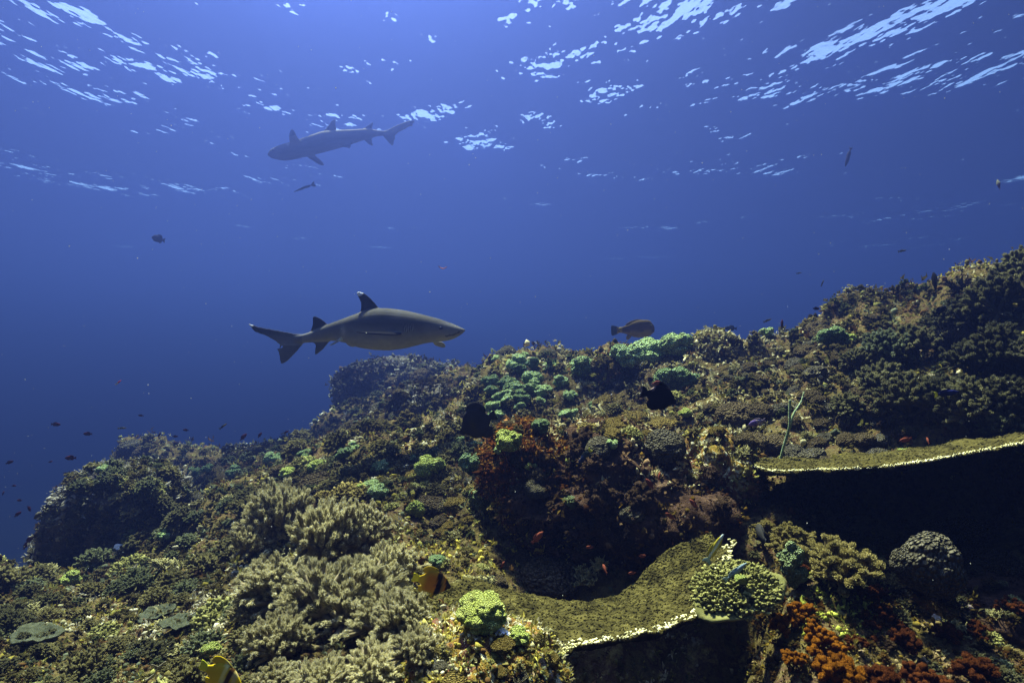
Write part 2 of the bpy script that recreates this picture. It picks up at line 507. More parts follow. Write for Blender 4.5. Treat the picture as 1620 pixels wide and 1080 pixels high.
M['fish'] = cmat("fish skin", (0.85, 0.85, 0.85), (1.1, 1.1, 1.1), 9.0, attr=True, vary=0.0, bump=0, rough=0.55)
M['shark'] = cmat("shark skin", (0.88, 0.88, 0.88), (1.06, 1.06, 1.06), 6.0, attr=True, vary=0.0, bump=0.06, bscale=300, rough=0.6)
M['eye'] = cmat("dark glossy eye", (0.004, 0.004, 0.004), (0.012, 0.012, 0.012), 5, vary=0, bump=0, rough=0.15)
M['leaf'] = cmat("drifting brown leaf", (0.16, 0.05, 0.015), (0.30, 0.12, 0.03), 9, vary=0, bump=0)

# ------------------------------------------------------------------ coral shapes (unit size, base at z = 0)
_ICO = {}


def ico(level):
    if level not in _ICO:
        bm = bmesh.new()
        bmesh.ops.create_icosphere(bm, subdivisions=level, radius=1.0)
        v = np.array([p.co[:] for p in bm.verts])
        f = np.array([[q.index for q in p.verts] for p in bm.faces])
        bm.free()
        v /= np.linalg.norm(v, axis=1)[:, None]
        _ICO[level] = (v, f)
    return _ICO[level]


def rand_dirs(rng, k):
    d = rng.normal(size=(k, 3))
    return d / np.linalg.norm(d, axis=1)[:, None]


def near(v, pts):
    """distance from each v to the nearest point"""
    out = np.empty(len(v))
    for a in range(0, len(v), 4000):
        out[a:a + 4000] = np.sqrt(np.maximum(2 - 2 * (v[a:a + 4000] @ pts.T).max(1), 0))
    return out


def cobble(v, rng, k, r, h):
    d = near(v, rand_dirs(rng, k)) / r
    return h * np.sqrt(np.maximum(1 - d * d, 0))


def g_cauliflower(seed, level=5, big=9, flat=0.8):
    rng = np.random.default_rng(seed)
    v, f = ico(level)
    r = 0.52 + cobble(v, rng, big + 4, 0.66, 0.42) + cobble(v, rng, 70, 0.30, 0.19) + cobble(v, rng, 420, 0.14, 0.07)
    p = v * r[:, None]
    p[:, 2] *= flat
    low = np.clip((-p[:, 2] - 0.05) / 0.6, 0, 1)
    p[:, :2] *= (1 - 0.5 * low)[:, None]
    p[:, 2] -= p[:, 2].min() + 0.18
    return p, f, None


def g_twolobe(seed):
    """a cauliflower head of two stacked balls"""
    a, f, _ = g_cauliflower(seed, 5, 5, 0.9)
    b, _, _ = g_cauliflower(seed + 1, 5, 5, 0.8)
    a = a * 0.72 + np.array([0.03, 0.25, 0.50])
    b = b * 0.70 + np.array([-0.02, -0.15, 0.0])
    return np.concatenate([a, b]), np.concatenate([f, f + len(a)]), None


def g_boulder(seed, level=5, big=4, flat=0.75, fine=420, fr=0.15, fh=0.07):
    rng = np.random.default_rng(seed)
    v, f = ico(level)
    r = 0.84 + cobble(v, rng, big, 1.0, 0.15) + 0.10 * fbm(v, 1.6, 3, seed) + cobble(v, rng, 26, 0.42, 0.10) + cobble(v, rng, fine, fr, fh)
    p = v * r[:, None]
    p[:, 2] *= flat
    p[:, 2] += 0.32
    return p, f, None


def g_rock(seed, level=5, rough=0.28, fine=0.10):
    v, f = ico(level)
    r = 1 + rough * fbm(v, 1.3, 3, seed) + rough * 0.6 * (1 - 2 * np.abs(fbm(v, 2.6, 3, seed + 9))) + fine * fbm(v, 9.0, 4, seed + 20, 0.65)
    p = v * r[:, None]
    for k in range(3):
        p[:, k] += 0.5 * rough * fbm(v, 3.1, 3, seed + 30 + k)
    return p, f, None


def frames(d):
    d = d / np.linalg.norm(d, axis=1)[:, None]
    h = np.where(np.abs(d[:, 2:3]) < 0.9, [[0, 0, 1.0]], [[1.0, 0, 0]])
    a = np.cross(h, d)
    a /= np.linalg.norm(a, axis=1)[:, None]
    return d, a, np.cross(d, a)


def tubes(p0, p1, r0, r1, sides=5, nub=True):
    """many tapered straight tubes with a closed rounded end"""
    p0, p1 = np.asarray(p0, float), np.asarray(p1, float)
    k = len(p0)
    r0 = np.broadcast_to(r0, k); r1 = np.broadcast_to(r1, k)
    d, a, b = frames(p1 - p0)
    th = np.arange(sides) / sides * 2 * np.pi
    ring = np.cos(th)[None, :, None] * a[:, None] + np.sin(th)[None, :, None] * b[:, None]
    A = p0[:, None] + ring * r0[:, None, None]
    B = p1[:, None] + ring * r1[:, None, None]
    C = (p1 + d * (r1 * 0.9)[:, None])[:, None]
    V = np.concatenate([A, B, C], 1)
    nv = 2 * sides + 1
    q, t = [], []
    for i in range(sides):
        j = (i + 1) % sides
        q.append((i, j, sides + j, sides + i))
        t.append((sides + i, sides + j, 2 * sides))
    off = (np.arange(k) * nv)[:, None, None]
    return V.reshape(-1, 3), (np.array(q)[None] + off).reshape(-1, 4), (np.array(t)[None] + off).reshape(-1, 3), nv


def leaflets(c, d, n, L, W, rng, droop=0.25):
    """kite shaped blades at c, growing along d, with flat side normal n"""
    d = d / np.linalg.norm(d, axis=1)[:, None]
    s = np.cross(d, n)
    s /= np.maximum(np.linalg.norm(s, axis=1), 1e-6)[:, None]
    up = np.cross(s, d)
    L = np.broadcast_to(L, len(c))[:, None] * rng.uniform(0.7, 1.3, (len(c), 1))
    W = np.broadcast_to(W, len(c))[:, None] * rng.uniform(0.7, 1.3, (len(c), 1))
    v = np.stack([c, c + d * L * 0.55 + s * W + up * L * 0.06, c + d * L - up * L * droop, c + d * L * 0.5 - s * W + up * L * 0.06], 1)
    f = np.arange(len(c) * 4).reshape(-1, 4)
    return v.reshape(-1, 3), f


def merge(parts):
    """parts: list of (verts, [faces...], cols)"""
    V, F3, F4, C, o = [], [], [], [], 0
    for v, fs, c in parts:
        V.append(v)
        C.append(np.broadcast_to(np.asarray(c, float), (len(v), 3)) if np.ndim(c) < 2 else c)
        for f in fs:
            (F3 if f.shape[1] == 3 else F4).append(f + o)
        o += len(v)
    fs = []
    if F3: fs.append(np.concatenate(F3))
    if F4: fs.append(np.concatenate(F4))
    return np.concatenate(V), fs, np.concatenate(C)


def g_softbush(seed, prim=8, sec=5, leaves=60, plume=1.0, lean=(0, 0, 0), spread=1.0, lobe=0.17, leaf=0.06, width=0.017, split=False):
    """a soft coral: stems that fork into puffs, every puff covered in small polyp blades"""
    rng = np.random.default_rng(seed)
    parts = []
    p0, p1, lobes = [], [], []
    lean = np.array(lean, float)
    for i in range(prim):
        az = 2 * np.pi * (i + rng.uniform(-0.3, 0.3)) / prim * 2.4
        el = rng.uniform(0.35, 1.5) if i else 1.5
        d = np.array([np.cos(az) * np.cos(el) * spread, np.sin(az) * np.cos(el) * spread, np.sin(el)]) + lean
        d /= np.linalg.norm(d)
        a = d * rng.uniform(0.42, 0.62)
        p0.append(np.zeros(3) + d * 0.02); p1.append(a)
        for j in range(sec):
            e = d * rng.uniform(0.6, 1.1) + rng.normal(size=3) * 0.55 + lean * 0.5
            e[2] += 0.15
            e /= np.linalg.norm(e)
            ln = rng.uniform(0.22, 0.46)
            b = a * rng.uniform(0.75, 1.0) + e * ln
            b[2] = max(b[2], 0.02)
            p0.append(a * 0.9); p1.append(b)
            lobes.append((b, e, rng.uniform(0.75, 1.25) * lobe))
    tv, q, t, nv = tubes(p0, p1, 0.05, 0.035, 5)
    parts.append((tv, [q, t], (0.55, 0.5, 0.5)))
    iv, jf = ico(2)
    sh = 1 + 0.25 * rng.normal(size=len(iv))
    for c, e, r in lobes:
        dd, a, b = frames(e[None])
        R = np.stack([a[0], b[0], dd[0] * 1.35 * plume], 0)
        v = (iv * (0.62 * r * sh)[:, None]) @ R + c
        parts.append((v, [jf], (0.5, 0.48, 0.42)))  # puff core darkened: shade of the gaps put into the colour
        n = rand_dirs(rng, leaves)
        n[:, 2] = np.abs(n[:, 2]) * np.where(rng.random(leaves) < 0.8, 1, -0.6)
        pos = (n * 0.58 * r) @ R + c
        nw = n @ np.stack([a[0], b[0], dd[0]], 0)
        g = nw * (1.0 if plume < 1.4 else 0.45) + e * (0.45 if plume < 1.4 else 1.1) + rng.normal(size=(leaves, 3)) * 0.25 + lean * 0.4
        lv, lf = leaflets(pos, g, nw + rng.normal(size=(leaves, 3)) * 0.4, leaf, width, rng)
        k = rng.uniform(0.75, 1.15, leaves)
        col = np.repeat(np.stack([k, k, k * 0.95], 1), 4, 0)
        col[2::4] *= 1.55  # pale polyp tips, lightened further: lit tips put into the colour
        parts.append((lv, [lf], col))
    if split:
        return merge(parts[:1]), merge(parts[1:])
    return merge(parts)


def g_branching(seed, n=46, flat=0.5, sub=4, rad=0.055, tip=(2.3, 2.5, 2.3)):
    """staghorn like tuft with pale tips"""
    rng = np.random.default_rng(seed)
    p0, p1, r0, r1, tp = [], [], [], [], []
    for i in range(n):
        az = rng.uniform(0, 2 * np.pi); el = rng.uniform(0.25, 1.5)
        d = np.array([np.cos(az) * np.cos(el), np.sin(az) * np.cos(el), np.sin(el) * (1 - flat * 0.5) + 0.15])
        L = rng.uniform(0.6, 0.95)
        s = rng.uniform(0, 0.12) * d
        e = d * L
        p0.append(s); p1.append(e); r0.append(rad); r1.append(rad * 0.6); tp.append(1)
        for j in range(sub):
            q = s + (e - s) * rng.uniform(0.45, 0.95)
            g = d + rng.normal(size=3) * 0.7; g[2] += 0.4
            g /= np.linalg.norm(g)
            p0.append(q); p1.append(q + g * rng.uniform(0.12, 0.26)); r0.append(rad * 0.7); r1.append(rad * 0.45); tp.append(1)
    v, q, t, nv = tubes(p0, p1, np.array(r0), np.array(r1), 5)
    col = np.ones((len(v), 3)) * 0.8
    c = col.reshape(-1, nv, 3)
    c[:, 5:10] *= 1.3
    c[:, 10] = np.array(tip)
    return v, [q, t], col


def g_knobby(seed, n=230, up=0.75, size=0.10, flat=0.7):
    """dense bush of bumpy knobs"""
    rng = np.random.default_rng(seed)
    parts = []
    iv, jf = ico(2)
    d = rand_dirs(rng, n); d[:, 2] = np.abs(d[:, 2])
    core = iv * np.array([0.72, 0.72, 0.72 * flat]); core[:, 2] = np.maximum(core[:, 2], -0.05)
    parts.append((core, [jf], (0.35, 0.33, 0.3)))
    bump = 1 + 0.5 * np.sign(rng.normal(size=len(iv))) * rng.random(len(iv))
    for i in range(n):
        c = d[i] * rng.uniform(0.66, 0.95); c[2] *= flat
        dd, a, b = frames((d[i] + np.array([0, 0, up]) + rng.normal(size=3) * 0.25)[None])
        R = np.stack([a[0], b[0], dd[0] * rng.uniform(1.2, 2.3)], 0)
        v = (iv * (size * rng.uniform(0.45, 1.35) * np.roll(bump, rng.integers(0, 42)))[:, None]) @ R + c
        k = rng.uniform(0.6, 1.25)
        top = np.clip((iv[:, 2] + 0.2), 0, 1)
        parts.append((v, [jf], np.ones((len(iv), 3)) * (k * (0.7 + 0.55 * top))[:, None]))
    return merge(parts)


def g_platelet(seed):
    """small shelf plate with a wavy rim"""
    rng = np.random.default_rng(seed)
    nr, na = 10, 48
    r = np.linspace(0, 1, nr); t = np.linspace(0, 2 * np.pi, na, endpoint=False)
    rim = 1 + 0.16 * np.sin(2 * t + rng.uniform(0, 6)) + 0.1 * np.sin(3 * t + rng.uniform(0, 6)) + 0.05 * np.sin(7 * t + rng.uniform(0, 6))
    RR, TT = np.meshgrid(r, t, indexing='ij')
    X_, Y_ = RR * rim * np.cos(TT), RR * rim * np.sin(TT)
    Zt = 0.16 * RR ** 2 + 0.04 * RR * np.sin(5 * TT) + 0.03 * rng.normal(size=RR.shape)
    top = np.stack([X_, Y_, Zt + 0.25], -1).reshape(-1, 3)
    bot = np.stack([X_ * 0.96, Y_ * 0.96, Zt + 0.25 - 0.09 - 0.28 * (1 - RR) ** 2], -1).reshape(-1, 3)
    i = np.arange(nr * na).reshape(nr, na); j = np.roll(i, -1, 1)
    f = np.stack([i[:-1].ravel(), i[1:].ravel(), j[1:].ravel(), j[:-1].ravel()], 1)
    o = nr * na
    f2 = f[:, ::-1] + o
    e = np.stack([i[-1], i[-1] + o, j[-1] + o, j[-1]], 1)
    return np.concatenate([top, bot]), np.concatenate([f, f2, e]), None


def build(name, g, m):
    if len(g) == 2:                                    # stems and plumes apart
        return build(name, g[0], m), build("plumes", g[1], m)
    v, f, c = g
    return mesh_np(name, v, f, [m], cols=c)


# ------------------------------------------------------------------ place the terrain and the large rocks first
ter_me = mesh_np("reef_slope", TV, TF, [M['ground']])
ter = link("reef_slope", ter_me)
tag(ter, kind="structure")
g_ = np.linspace(-110, 110, 45)
gx, gy = np.meshgrid(g_, g_)
gz = -14.2 + 0.5 * np.sin(gx * 0.2) * np.cos(gy * 0.17)
idx = np.arange(45 * 45).reshape(45, 45)
bed = link("seabed", mesh_np("seabed", np.stack([gx.ravel(), gy.ravel(), gz.ravel()], 1),
                             np.stack([idx[:-1, :-1].ravel(), idx[:-1, 1:].ravel(), idx[1:, 1:].ravel(), idx[1:, :-1].ravel()], 1), [M['ground']]))
tag(bed, kind="structure")

BV, BF = [TV], [TF]                  # everything later growth can stand on
_off = len(TV)


def rock(name, label, cat, px, py, Y, rx, ry, rz, m, seed, level=5, rot=0.0, tilt=0.0, rough=0.28, fine=0.10, box=1.0):
    global _off
    v, f, _ = g_rock(seed, level, rough, fine)
    v = np.sign(v) * np.abs(v) ** box
    v = v * np.array([rx, ry, rz])
    R = np.array(Matrix.Rotation(rot, 3, 'Z') @ Matrix.Rotation(tilt, 3, 'Y'))
    v = v @ R.T
    o = link(name, mesh_np(name, v, f, [m]))
    o.location = P(px, py, Y)
    tag(o, label, cat)
    BV.append(v + np.array(o.location)); BF.append(np.pad(f, ((0, 0), (0, 1)), constant_values=-1) + _off)
    _off += len(v)
    return o


rock("rock_outcrop", "tall rounded rock outcrop overgrown with coral at the left edge of the reef", "rock", 190, 845, 4.0, 0.37, 0.36, 0.44, M['greyrock'], 3, 6, 0.15, 0.06, 0.2, 0.10, 0.62)
rock("rock_ledge", "low dark ledge at the foot of the tall left rock outcrop", "rock", 112, 862, 4.0, 0.17, 0.2, 0.17, M['greyrock'], 12, 5, 0.1)
rock("rock_outcrop", "hazy blue grey block of rock far behind the reef below the near shark", "rock", 625, 630, 10.0, 0.90, 0.8, 0.62, M['greyrock'], 24, 6, 0.2, 0, 0.22, 0.1, 0.7)
rock("rock_outcrop", "hazy low rock shoulder right of the far grey block", "rock", 705, 625, 9.0, 0.53, 0.6, 0.42, M['greyrock'], 25, 5, 0.3)
rock("rock", "dull pinkish grey boulder on the far ridge left of the main slope", "rock", 472, 712, 7.6, 0.27, 0.25, 0.17, M['greyrock'], 31, 5)
rock("cave_boulder", "huge dark maroon overhanging boulder above the central table coral", "rock", 985, 785, 2.42, 0.42, 0.34, 0.25, M['darkrock'], 41, 6, 0.2, 0.05, 0.26, 0.12)
rock("cave_boulder", "dark low boulder in shade behind the right end of the central table coral", "rock", 1085, 835, 2.2, 0.22, 0.22, 0.16, M['darkrock'], 42, 5, 0.2)
rock("crusted_rock", "rusty orange brown rock face left of the dark overhanging boulder", "rock", 842, 745, 2.5, 0.19, 0.2, 0.17, M['rustrock'], 46, 6, 0.2, 0.1, 0.25, 0.12)
rock("crusted_rock", "brown crusted rock column under the rusty rock face", "rock", 850, 820, 2.35, 0.10, 0.14, 0.16, M['darkrock'], 47, 5, 0.2)
rock("crusted_rock", "bright pink and yellow crusted mound at the bottom edge of the frame", "rock", 765, 1085, 1.22, 0.155, 0.16, 0.125, M['brightrock'], 52, 6, 0.3, 0, 0.18, 0.10)
rock("rock", "brown shaggy mound on the skyline right of the pale green corals", "rock", 1128, 568, 4.2, 0.20, 0.2, 0.17, M['ground'], 61, 5)
rock("rock", "dark block of rock below the far grey outcrop on the back slope", "rock", 668, 640, 5.9, 0.28, 0.28, 0.20, M['greyrock'], 66, 5)
rock("crusted_rock", "pale crusted boulder with white patches in the middle of the slope", "rock", 975, 588, 4.2, 0.16, 0.16, 0.11, M['brightrock'], 68, 5)
rock("crusted_rock", "violet and cream speckled rock right of the dark overhang", "rock", 1140, 745, 2.3, 0.14, 0.16, 0.17, M['brightrock'], 70, 5, 0.2, -0.3)
rock("rock", "deeply shaded rock at the lower right corner", "rock", 1560, 1010, 1.7, 0.26, 0.25, 0.16, M['darkrock'], 72, 5)
rock("crusted_rock", "knobbly yellow green crusted rock behind the orange soft coral", "rock", 1310, 985, 1.62, 0.12, 0.14, 0.10, M['ground'], 75, 5)
rock("crusted_rock", "dome of pale yellow crust under the dark purple sponge", "rock", 1478, 950, 1.65, 0.075, 0.09, 0.07, M['brightrock'], 77, 5)

_bv = np.concatenate(BV)
_bf = []
for f in BF:
    if f.shape[1] == 4 and f is not BF[0]:
        _bf += [tuple(r) for r in f[:, :3].tolist()]
    else:
        _bf += [tuple(r) for r in f.tolist()]
BVH = BVHTree.FromPolygons([tuple(p) for p in _bv.tolist()], _bf)


def hit(px, py):
    """where the camera ray through a photo pixel meets the reef"""
    d = P(px, py, 1.0).normalized()
    p, nrm, i, dist = BVH.ray_cast(Vector((0, 0, 0)), d)
    if p is None:
        return None, None
    return p, nrm

# ------------------------------------------------------------------ fish
def fin_shell(pts, th_mid, th_edge=0.0012, yc=None, n_sub=3):
    """solid fin from an outline of 3-D points; flat-ish lens in section"""
    p = np.asarray(pts, float)
    q = []
    for i in range(len(p)):
        a, b = p[i], p[(i + 1) % len(p)]
        for k in range(n_sub):
            q.append(a + (b - a) * k / n_sub)
    q = np.array(q)
    # round the corners a little
    q = 0.25 * np.roll(q, 1, 0) + 0.5 * q + 0.25 * np.roll(q, -1, 0)
    c = q.mean(0)
    nrm = np.zeros(3)
    for i in range(len(q)):
        nrm += np.cross(q[i] - c, q[(i + 1) % len(q)] - c)
    nrm /= np.linalg.norm(nrm)
    k = len(q)
    rings = []
    for f, t in ((1.0, th_edge), (0.66, 0.55 * th_mid + 0.45 * th_edge), (0.33, th_mid)):
        rings.append((c + (q - c) * f, t))
    V, F3, F4 = [], [], []
    for s in (1, -1):
        base = sum(len(x) for x in V)
        for r, t in rings:
            V.append(r + nrm * t * s)
        V.append((c + nrm * th_mid * s)[None])
        for a in range(2):
            for i in range(k):
                j = (i + 1) % k
                f = (base + a * k + i, base + a * k + j, base + (a + 1) * k + j, base + (a + 1) * k + i)
                F4.append(f if s > 0 else f[::-1])
        for i in range(k):
            j = (i + 1) % k
            f = (base + 2 * k + i, base + 2 * k + j, base + 3 * k)
            F3.append(f if s > 0 else f[::-1])
        if s > 0:
            half = base + 3 * k + 1
    for i in range(k):
        j = (i + 1) % k
        F4.append((i, half + i, half + j, j))
    return np.concatenate(V), [np.array(F3), np.array(F4)]


def loft(xs, zt, zb, hw, yo, seg=24, power=2.3):
    """closed body of revolution-like sections"""
    th = np.arange(seg) / seg * 2 * np.pi
    cz_, sy = np.sin(th), np.cos(th)
    e = 2 / power
    cz_ = np.sign(cz_) * np.abs(cz_) ** e
    sy = np.sign(sy) * np.abs(sy) ** e
    zc, zh = (zt + zb) / 2, (zt - zb) / 2
    V = np.stack([np.repeat(xs[:, None], seg, 1), yo[:, None] + hw[:, None] * sy[None], zc[:, None] + zh[:, None] * cz_[None]], -1)
    n = len(xs)
    i = np.arange(n * seg).reshape(n, seg); j = np.roll(i, -1, 1)
    f = np.stack([i[:-1].ravel(), i[1:].ravel(), j[1:].ravel(), j[:-1].ravel()], 1)
    V = V.reshape(-1, 3)
    caps = np.array([V[:seg].mean(0), V[-seg:].mean(0)])
    a, b = len(V), len(V) + 1
    t = [(a, i[0, k], j[0, k]) for k in range(seg)] + [(b, j[-1, k], i[-1, k]) for k in range(seg)]
    return np.concatenate([V, caps]), [f, np.array(t)]


def interp(pts, xs):
    p = np.array(sorted(pts), float)
    # smooth monotone-ish interpolation
    y = np.interp(xs, p[:, 0], p[:, 1])
    return y


def smooth1(y, k=2):
    for _ in range(k):
        y = np.concatenate([[y[0]], 0.25 * y[:-2] + 0.5 * y[1:-1] + 0.25 * y[2:], [y[-1]]])
    return y


def remeshed(name, v, fs, voxel):
    me = mesh_np(name + "_raw", v, fs)
    o = bpy.data.objects.new(name + "_raw", me)
    COL.objects.link(o)
    r = o.modifiers.new("r", 'REMESH')
    r.mode = 'VOXEL'
    r.voxel_size = voxel
    r.use_smooth_shade = True
    s = o.modifiers.new("s", 'SMOOTH')
    s.factor = 0.5
    s.iterations = 5
    dg = bpy.context.evaluated_depsgraph_get()
    m2 = bpy.data.meshes.new_from_object(o.evaluated_get(dg))
    bpy.data.objects.remove(o)
    bpy.data.meshes.remove(me)
    m2.name = name
    return m2


def paint(me, fn):
    co = np.empty(len(me.vertices) * 3, np.float32)
    me.vertices.foreach_get("co", co)
    co = co.reshape(-1, 3).astype(float)
    c = np.ones((len(co), 4), np.float32)
    c[:, :3] = fn(co)
    a = me.color_attributes.new("col", 'FLOAT_COLOR', 'POINT')
    a.data.foreach_set("color", c.ravel())
    me.polygons.foreach_set("use_smooth", np.ones(len(me.polygons), bool))


def sphere_me(name, r, m, level=3, sc=(1, 1, 1)):
    v, f = ico(level)
    return mesh_np(name, v * r * np.array(sc), f, [m])


# ---- the near shark, sideways on, nose to the right (outline measured in a x4.05 crop, converted to metres)
def near_shark():
    Y0 = 3.6
    s = Y0 / FPX / 4.05
    cx, cz0 = 800.0, 330.0
    top = [(1484, 331), (1470, 322), (1440, 308), (1400, 290), (1350, 272), (1300, 256), (1200, 230), (1100, 207), (1000, 193), (930, 191), (860, 203), (800, 222), (700, 260),
           (600, 296), (500, 340), (430, 362), (380, 368)]
    bot = [(1484, 336), (1470, 350), (1440, 372), (1400, 393), (1350, 404), (1300, 407), (1220, 418), (1100, 449), (1000, 463), (900, 460), (800, 445), (720, 415), (650, 400),
           (600, 403), (500, 410), (430, 416), (380, 400)]
    hw = [(1484, 8), (1465, 42), (1420, 66), (1350, 86), (1250, 100), (1100, 116), (950, 114), (800, 94), (700, 72), (600, 50), (500, 31), (430, 22), (380, 12)]
    xs = np.linspace(1484, 380, 90)
    zt = smooth1(cz0 - interp(top, xs)) * s
    zb = smooth1(cz0 - interp(bot, xs)) * s
    w = smooth1(interp(hw, xs)) * s
    yb = 9 * np.clip((700 - xs) / 300, 0, 2) ** 2 * s
    v, fs = loft((xs - cx) * s, zt, zb, w, yb, 28)
    parts = [(v, fs, 0)]

    def yb_(x):
        return 9 * np.clip((700 - x) / 300, 0, 2) ** 2 * s

    def fin(pts, th, y=None):
        p = [((x - cx) * s, yb_(x) if y is None else y_, (cz0 - z) * s) for (x, z, y_) in [(q[0], q[1], (q[2] * s if len(q) > 2 else 0)) for q in pts]]
        a, b = fin_shell(p, th * s, 3.2 * s)
        parts.append((a, b, 0))
    fin([(945, 215), (930, 188), (905, 160), (880, 130), (850, 104), (818, 88), (790, 86), (784, 98), (800, 125), (815, 160), (815, 195), (805, 222), (850, 240)], 12)      # first dorsal
    fin([(610, 310), (597, 290), (570, 268), (540, 250), (515, 242), (502, 248), (505, 280), (500, 310), (482, 350), (520, 350), (560, 340)], 8)                            # second dorsal
    fin([(620, 392), (610, 408), (585, 440), (555, 470), (528, 490), (514, 486), (520, 455), (524, 425), (498, 406), (540, 395)], 8)                                     # anal
    fin([(450, 358), (400, 356), (330, 344), (230, 326), (150, 312), (104, 298), (80, 290), (76, 298), (90, 308), (120, 345), (138, 348), (152, 338), (230, 385), (290, 420), (326, 442),
         (310, 480), (294, 520), (290, 546), (305, 550), (345, 527), (390, 480), (420, 445), (448, 412)], 9)                                                              # caudal
    # near pectoral, held out flat towards the viewer and swept back
    fin([(1135, 352, -92), (1105, 362, -110), (1060, 366, -180), (960, 362, -260), (885, 354, -300), (862, 349, -305), (880, 346, -285), (960, 352, -215), (1010, 354, -150), (1030, 360, -96)], 9, 1)
    # far pectoral, below the head
    fin([(1300, 385, 66), (1260, 420, 90), (1280, 438, 150), (1312, 448, 205), (1330, 444, 215), (1334, 425, 195), (1320, 405, 120), (1215, 400, 70)], 8, 1)
    # pelvics
    fin([(730, 395, -48), (700, 402, -66), (665, 428, -92), (630, 437, -100), (668, 405, -80), (700, 380, -58)], 7, 1)
    fin([(740, 420, 40), (768, 440, 60), (720, 437, 90), (698, 415, 50)], 7, 1)
    V, FS, _ = merge(parts)
    me = remeshed("reef_shark", V, FS, 0.0052)
    me.materials.append(M['shark'])

    def col(p):
        x = p[:, 0] / s + cx
        z = cz0 - p[:, 2] / s
        y = p[:, 1] / s
        mid = interp([(1484, 345), (1300, 352), (1100, 372), (900, 372), (720, 352), (500, 385), (380, 395)], x)
        k = np.clip((mid - z) / 110 + 0.35, 0, 1)[:, None]
        belly, back = np.array([0.31, 0.305, 0.265]), np.array([0.075, 0.074, 0.069])
        c = belly * (1 - k) + back * k
        c = c * (1 + 0.22 * fbm(p, 7.0, 4, 5) + 0.10 * fbm(p, 60.0, 2, 8))[:, None]
        top_ = interp(top, x)
        fin_ = ((z < top_ - 6) & (x > 780)) | (x < 440) | ((z < top_ - 4) & (x < 620)) | ((z > 408) & (x < 625) & (x > 480))
        c[fin_] *= np.array([0.42, 0.43, 0.5])
        dk = (x < 440) & (z < 430)
        c[dk] *= 1.7
        pec = (y < -120) & (x > 850) & (x < 1130)
        c[pec] = (0.012, 0.012, 0.013)  # near pectoral's shade put into the colour, nearly black against its sunlit top
        gill = (np.abs(x - 1137) < 30) & (z > 296) & (z < 348) & (y < -60)
        ph = np.sin((x - 1107 + (z - 320) * 0.08) / 60 * 2 * np.pi * 5)
        c[gill & (ph > 0.2)] *= 0.3
        c[gill & (ph < -0.2)] *= 1.9
        mouth = (np.abs(z - interp([(1440, 352), (1415, 362), (1370, 372)], x)) < 4.5) & (x > 1362) & (x < 1445)
        c[mouth] *= 0.25
        c[(np.hypot(x - 1447, (z - 345)) < 6) & (y < -6)] *= 0.3
        lpat = np.exp(-((x - 722 - (z - 330) * 0.1) / 14) ** 2 - ((z - 335) / 34) ** 2) * (y < -20)
        c = c * (1 + 0.9 * lpat)[:, None]
        white = np.array([0.85, 0.86, 0.82])
        for ax, az, r in ((800, 90, 34), (86, 296, 28)):
            d = np.hypot(x - ax, (z - az) * 1.3)
            q = np.clip((r - d) / 6, 0, 1)[:, None]
            c = c * (1 - q) + white * q
        pv_ = np.hypot(x - 703, z - 392) < 15
        c[pv_ & (y < -48)] = (0.5, 0.52, 0.42)
        return c
    paint(me, col)
    o = link("reef_shark", me)
    o.location = P(370 + cx / 4.05, 440 + cz0 / 4.05, Y0)
    tag(o, "grey white-tipped shark swimming right just above the reef, the nearer of two sharks", "shark", "sharks")
    for yy in (-1, 1):
        e = link("eye", sphere_me("eye", 11 * s, M['eye'], 3, (1.2, 0.6, 0.9)), o)
        wx = float(np.interp(1336, np.array(sorted(hw))[:, 0], np.array(sorted(hw))[:, 1]))
        e.location = ((1336 - cx) * s, yy * wx * 0.965 * s, (cz0 - 322) * s)
    return o


